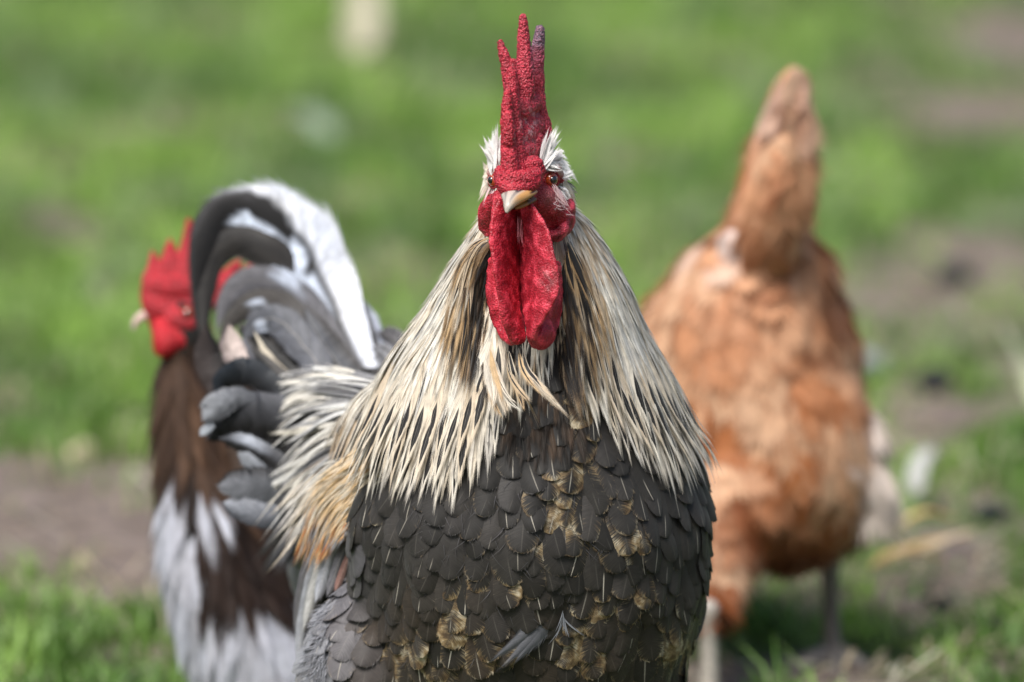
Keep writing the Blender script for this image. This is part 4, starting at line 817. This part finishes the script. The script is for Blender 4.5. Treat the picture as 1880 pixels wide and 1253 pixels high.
# grass blades
m = NT('grass_blade'); at = m.n('Attribute', attribute_name='Col'); m.l(at.outputs['Color'], m.b.inputs['Base Color']); m.b.inputs['Roughness'].default_value = .45; m.b.inputs['Specular IOR Level'].default_value = .4
tr = m.n('BsdfTranslucent'); m.l(at.outputs['Color'], tr.inputs[0]); mx = m.n('MixShader'); mx.inputs[0].default_value = .35; m.l(m.b.outputs[0], mx.inputs[1]); m.l(tr.outputs[0], mx.inputs[2]); m.l(mx.outputs[0], m.t.nodes['Material Output'].inputs[0]); M_G = m.m
def grass(n, x0, x1, y0, y1, taper):
    yy = y0+(y1-y0)*RNG.random(n); k = 1 if not taper else (yy+5.6)/(y1+5.6); xx = (x0+(x1-x0)*RNG.random(n))*k
    mm = mud(xx, yy); cl = vnoise(xx, yy, 9, 3); keep = RNG.random(n) > np.clip(mm*1.15-.05+.35*np.clip(-cl*2-.2, 0, 1)+.12, 0, .985)
    for fx, fy, rr in ((f1[0], f1[1]-.06, .085), (f2[0], f2[1]-.02, .04)): keep &= ((xx-fx)/rr)**2+((yy-fy)/(rr*1.6))**2 > .6+.8*RNG.random(n)
    xx, yy, mm, cl = xx[keep], yy[keep], mm[keep], cl[keep]; n = len(xx)
    big = .6*vnoise(xx*4, yy, 2.4, 8)+.45*vnoise(xx*4.5, yy, 5.5, 12); pal = np.clip(vnoise(xx*4.5, yy, 3.5, 21)*1.6-.05, 0, 1)[:, None]; h = (.009+.018*RNG.random(n)**1.3)*(1+1.9*np.clip(cl+.05, -.35, .8))*(1-.45*mm); wd = .0011+.0011*RNG.random(n)
    a = RNG.random(n)*6.283; lean = (.2+.9*RNG.random(n))*h; dx, dy = np.cos(a), np.sin(a); b = a+math.pi/2+RNG.normal(size=n)*.5; bx, by = np.cos(b)*wd, np.sin(b)*wd
    zz = np.full(n, -.004)
    def P(f, s, t): return np.stack([xx+dx*lean*f*f+bx*s, yy+dy*lean*f*f+by*s, zz+h*t], 1)
    V = np.stack([P(0, -1, 0), P(0, 1, 0), P(.55, -.9, .6), P(.55, .9, .6), P(1, 0, .98)], 1)
    g1, g2, g3 = np.array([.10, .225, .03]), np.array([.34, .56, .09]), np.array([.40, .54, .22]); st = np.array([.55, .48, .33])
    r = RNG.random((n, 1)); kb = np.clip(.5+big*1.9, 0, 1)[:, None]; c = g1*(1-kb)+g2*kb; c = c*(1-.3*r)+g3*.3*r; c = c*(1-.7*pal)+np.array([.38, .46, .28])*.6*pal; ss = RNG.random((n, 1)) < (.045+.25*mm[:, None]); c = np.where(ss, st*(.6+.5*r), c)*(.7+.5*RNG.random((n, 1)))
    c = np.repeat(c[:, None], 5, 1)
    return V.reshape(-1, 3), np.concatenate([c, np.zeros((n, 5, 1))], -1).reshape(-1, 4), n
Vs=[]; Cs=[]; tot = 0
for args in ((150000, -1.05, 1.05, .35, 5.6, True), (26000, -1.9, 1.9, -1.0, .5, False), (40000, -2.4, 2.4, .3, 7.5, False)):
    V, C, n = grass(*args); Vs.append(V); Cs.append(C); tot += n
b = np.arange(tot)[:, None]*5; gm_ = mesh_np('grass', np.concatenate(Vs), b+np.array([[0, 1, 3, 2]]), b+np.array([[2, 3, 4]]), True, np.concatenate(Cs))
tag(link('grass', gm_, M_G), kind='stuff')
# short bits of dead grass, straw and dark droppings strewn over it
def bits(n, x0, x1, y0, y1):
    yy = y0+(y1-y0)*RNG.random(n); xx = (x0+(x1-x0)*RNG.random(n))*(yy+5.6)/(y1+5.6); k = vnoise(xx*3, yy, 3., 77)+.6*mud(xx, yy)-.15; kp = RNG.random(n) < np.clip(.15+k*1.4, .04, 1); xx, yy = xx[kp], yy[kp]; n = len(xx)
    a = RNG.random(n)*6.283; L = .008+.03*RNG.random(n)**2; wd = .0008+.0016*RNG.random(n); up = (.6*RNG.random(n)-.1)*L; z0 = .003+.012*RNG.random(n); dx, dy = np.cos(a), np.sin(a)
    P = lambda f, s: np.stack([xx+dx*L*f-dy*wd*s, yy+dy*L*f+dx*wd*s, z0+up*f], 1)
    V = np.stack([P(-1, -.5), P(-1, .5), P(.4, 1), P(1, 0), P(.4, -1)], 1); r = RNG.random(n)[:, None]
    c = np.where(r < .6, np.array([.50, .42, .28]), np.where(r < .8, np.array([.62, .58, .48]), np.array([.04, .035, .035])))*(.6+.6*RNG.random((n, 1)))
    return V.reshape(-1, 3), np.concatenate([np.repeat(c[:, None], 5, 1), np.zeros((n, 5, 1))], -1).reshape(-1, 4), n
V, C, n = bits(16000, -1.05, 1.05, .3, 5.6); b = np.arange(n)[:, None]*5
me = mesh_np('dead_grass', V, b+np.array([[0, 4, 2, 1]]), b+np.array([[4, 3, 2]]), False, C); tag(link('dead_grass', me, M_G), kind='stuff')
# litter lying about
def gz(p): return float(hgt(np.array([p[0]]), np.array([p[1]]))[0])
def clod(px, py, r, col, label, cat='clod', name='mud_clod', group=None, flat=.7, up=0):
    r *= .8; p = G(px, py); v, f = ico(4); V = v.copy(); s = random.random()*50
    V *= np.array([1+.45*noise.noise(Vector(q*1.6)+Vector((s, 0, 0)))+.2*noise.noise(Vector(q*5)+Vector((s, 0, 0))) for q in v])[:, None]
    V = V*np.array([r*1.1, r, r*flat])+np.array([p[0], p[1], gz(p)+r*flat*.7+up])
    return tag(link(name, mesh_np(name, V, tris=f), plain(name+'_surface', tuple(col), .85, .25, 120, .35)), label, cat, group)
def blade_thing(name, pts, hw, col, label, cat, curl=.3, group=None):
    """a dry leaf, feather or straw: a thin curved solid"""
    P = crom(np.array(pts, float), 14); n = 14; T = nz(np.gradient(P, axis=0)); X = nz(np.cross(T, [0, 0, 1])+1e-6); Z = np.cross(X, T); t = np.linspace(0, 1, n); w_ = hw*np.clip(t/.15+.2, 0, 1)*np.clip((1-t)/.2+.15, 0, 1)
    V=[]; 
    for s in (1, -1):
        for u in (-1, -.5, 0, .5, 1): V.append(P+X*(w_*u)[:, None]+Z*(w_*curl*u*u+s*.0006)[:, None])
    V = np.array(V).transpose(1, 0, 2); order = [0, 1, 2, 3, 4, 9, 8, 7, 6, 5]; V = V[:, order]; i = np.arange(n*10).reshape(n, 10); j = np.roll(i, -1, 1)
    q = np.concatenate([np.stack([i[:-1], j[:-1], j[1:], i[1:]], -1).reshape(-1, 4), [[0, 1, 8, 9], [1, 2, 7, 8], [2, 3, 6, 7], [3, 4, 5, 6]]])
    return tag(link(name, mesh_np(name, V.reshape(-1, 3), q), plain(name+'_surface', tuple(col), .6, .3, 200, .25)), label, cat, group)
clod(1718, 722, .018, (.02, .02, .026), 'small near-black clod in the grass right of the brown hen, the darkest one', flat=.9)
clod(1752, 520, .022, (.035, .032, .04), 'dark clod on the muddy patch to the upper right of the brown hen')
clod(1822, 955, .014, (.02, .022, .028), 'small dark clod at the right edge, level with the underside of the brown hen')
clod(1716, 1118, .013, (.025, .026, .032), 'dark lump lying against the near side of the dry straw')
clod(1708, 940, .012, (.05, .045, .04), 'brown clod beside the small white feather on the grass')
clod(1832, 1150, .012, (.03, .032, .04), 'dark clod in the near grass to the right of the straw and the grey foot')
clod(1592, 690, .020, (.24, .25, .28), 'pale grey stone touching the outline of the brown hen on its right', 'stone', 'stone', flat=.9)
clod(150, 838, .014, (.55, .46, .33), 'pale tan stone on the edge of the bare soil left of the mottled rooster', 'stone', 'stone', flat=.8)
p = G(1688, 915); blade_thing('small_feather', [(p[0]-.006, p[1]-.02, .006), (p[0], p[1], .028), (p[0]+.012, p[1]+.02, .040)], .008, (.42, .42, .40), 'small white fallen feather on the grass right of the brown hen', 'feather')
p = G(1862, 770); blade_thing('broad_leaf', [(p[0]+.026, p[1]-.03, .005), (p[0]+.01, p[1], .045), (p[0]-.012, p[1]+.01, .085)], .009, (.52, .56, .36), 'pale green upright leaf at the right edge of the grass', 'leaf')
p = G(665, 100); blade_thing('broad_leaf', [(p[0], p[1]-.02, .005), (p[0]+.002, p[1], .055), (p[0]-.004, p[1]+.02, .095)], .021, (.50, .46, .34), 'large pale dry leaf standing far back in the grass, left of the red comb', 'leaf')
p = G(575, 268); blade_thing('broad_leaf', [(p[0]+.02, p[1]-.03, .01), (p[0], p[1], .03), (p[0]-.03, p[1]+.03, .035)], .016, (.27, .34, .24), 'grey-green flat leaf in the grass above the curved white tail', 'leaf')
for k, (px, py, dx, dz, L, lb) in enumerate([(1690, 1075, 1, .10, .075, 'straw stalk on top of the little heap of straw'), (1700, 1092, 1, .25, .08, 'straw stalk in the middle of the little heap, slightly raised'), (1665, 1105, 1, .05, .06, 'straw stalk at the near side of the little heap of straw'), (1700, 1040, 1, .12, .05, 'orange tan straw stalk just behind the little heap of straw')]):
    p = G(px, py); col = (.58, .40, .18) if k != 1 else (.62, .50, .36)
    blade_thing('straw_stalk', [(p[0]-L*.5, p[1]-.01, .022+.004*k), (p[0], p[1], .032+.004*k), (p[0]+L*.5, p[1]+.012, .03+dz*L)], .0042, col, lb, 'straw', .6, 'straw lying on the grass right of the grey foot')
p = G(1530, 400); blade_thing('grass_stem', [(p[0]-.05, p[1], .04), (p[0]+.01, p[1]+.01, .055), (p[0]+.09, p[1]+.02, .012)], .002, (.5, .52, .4), 'long pale dry grass stem lying right of the raised brown tail', 'grass stem')
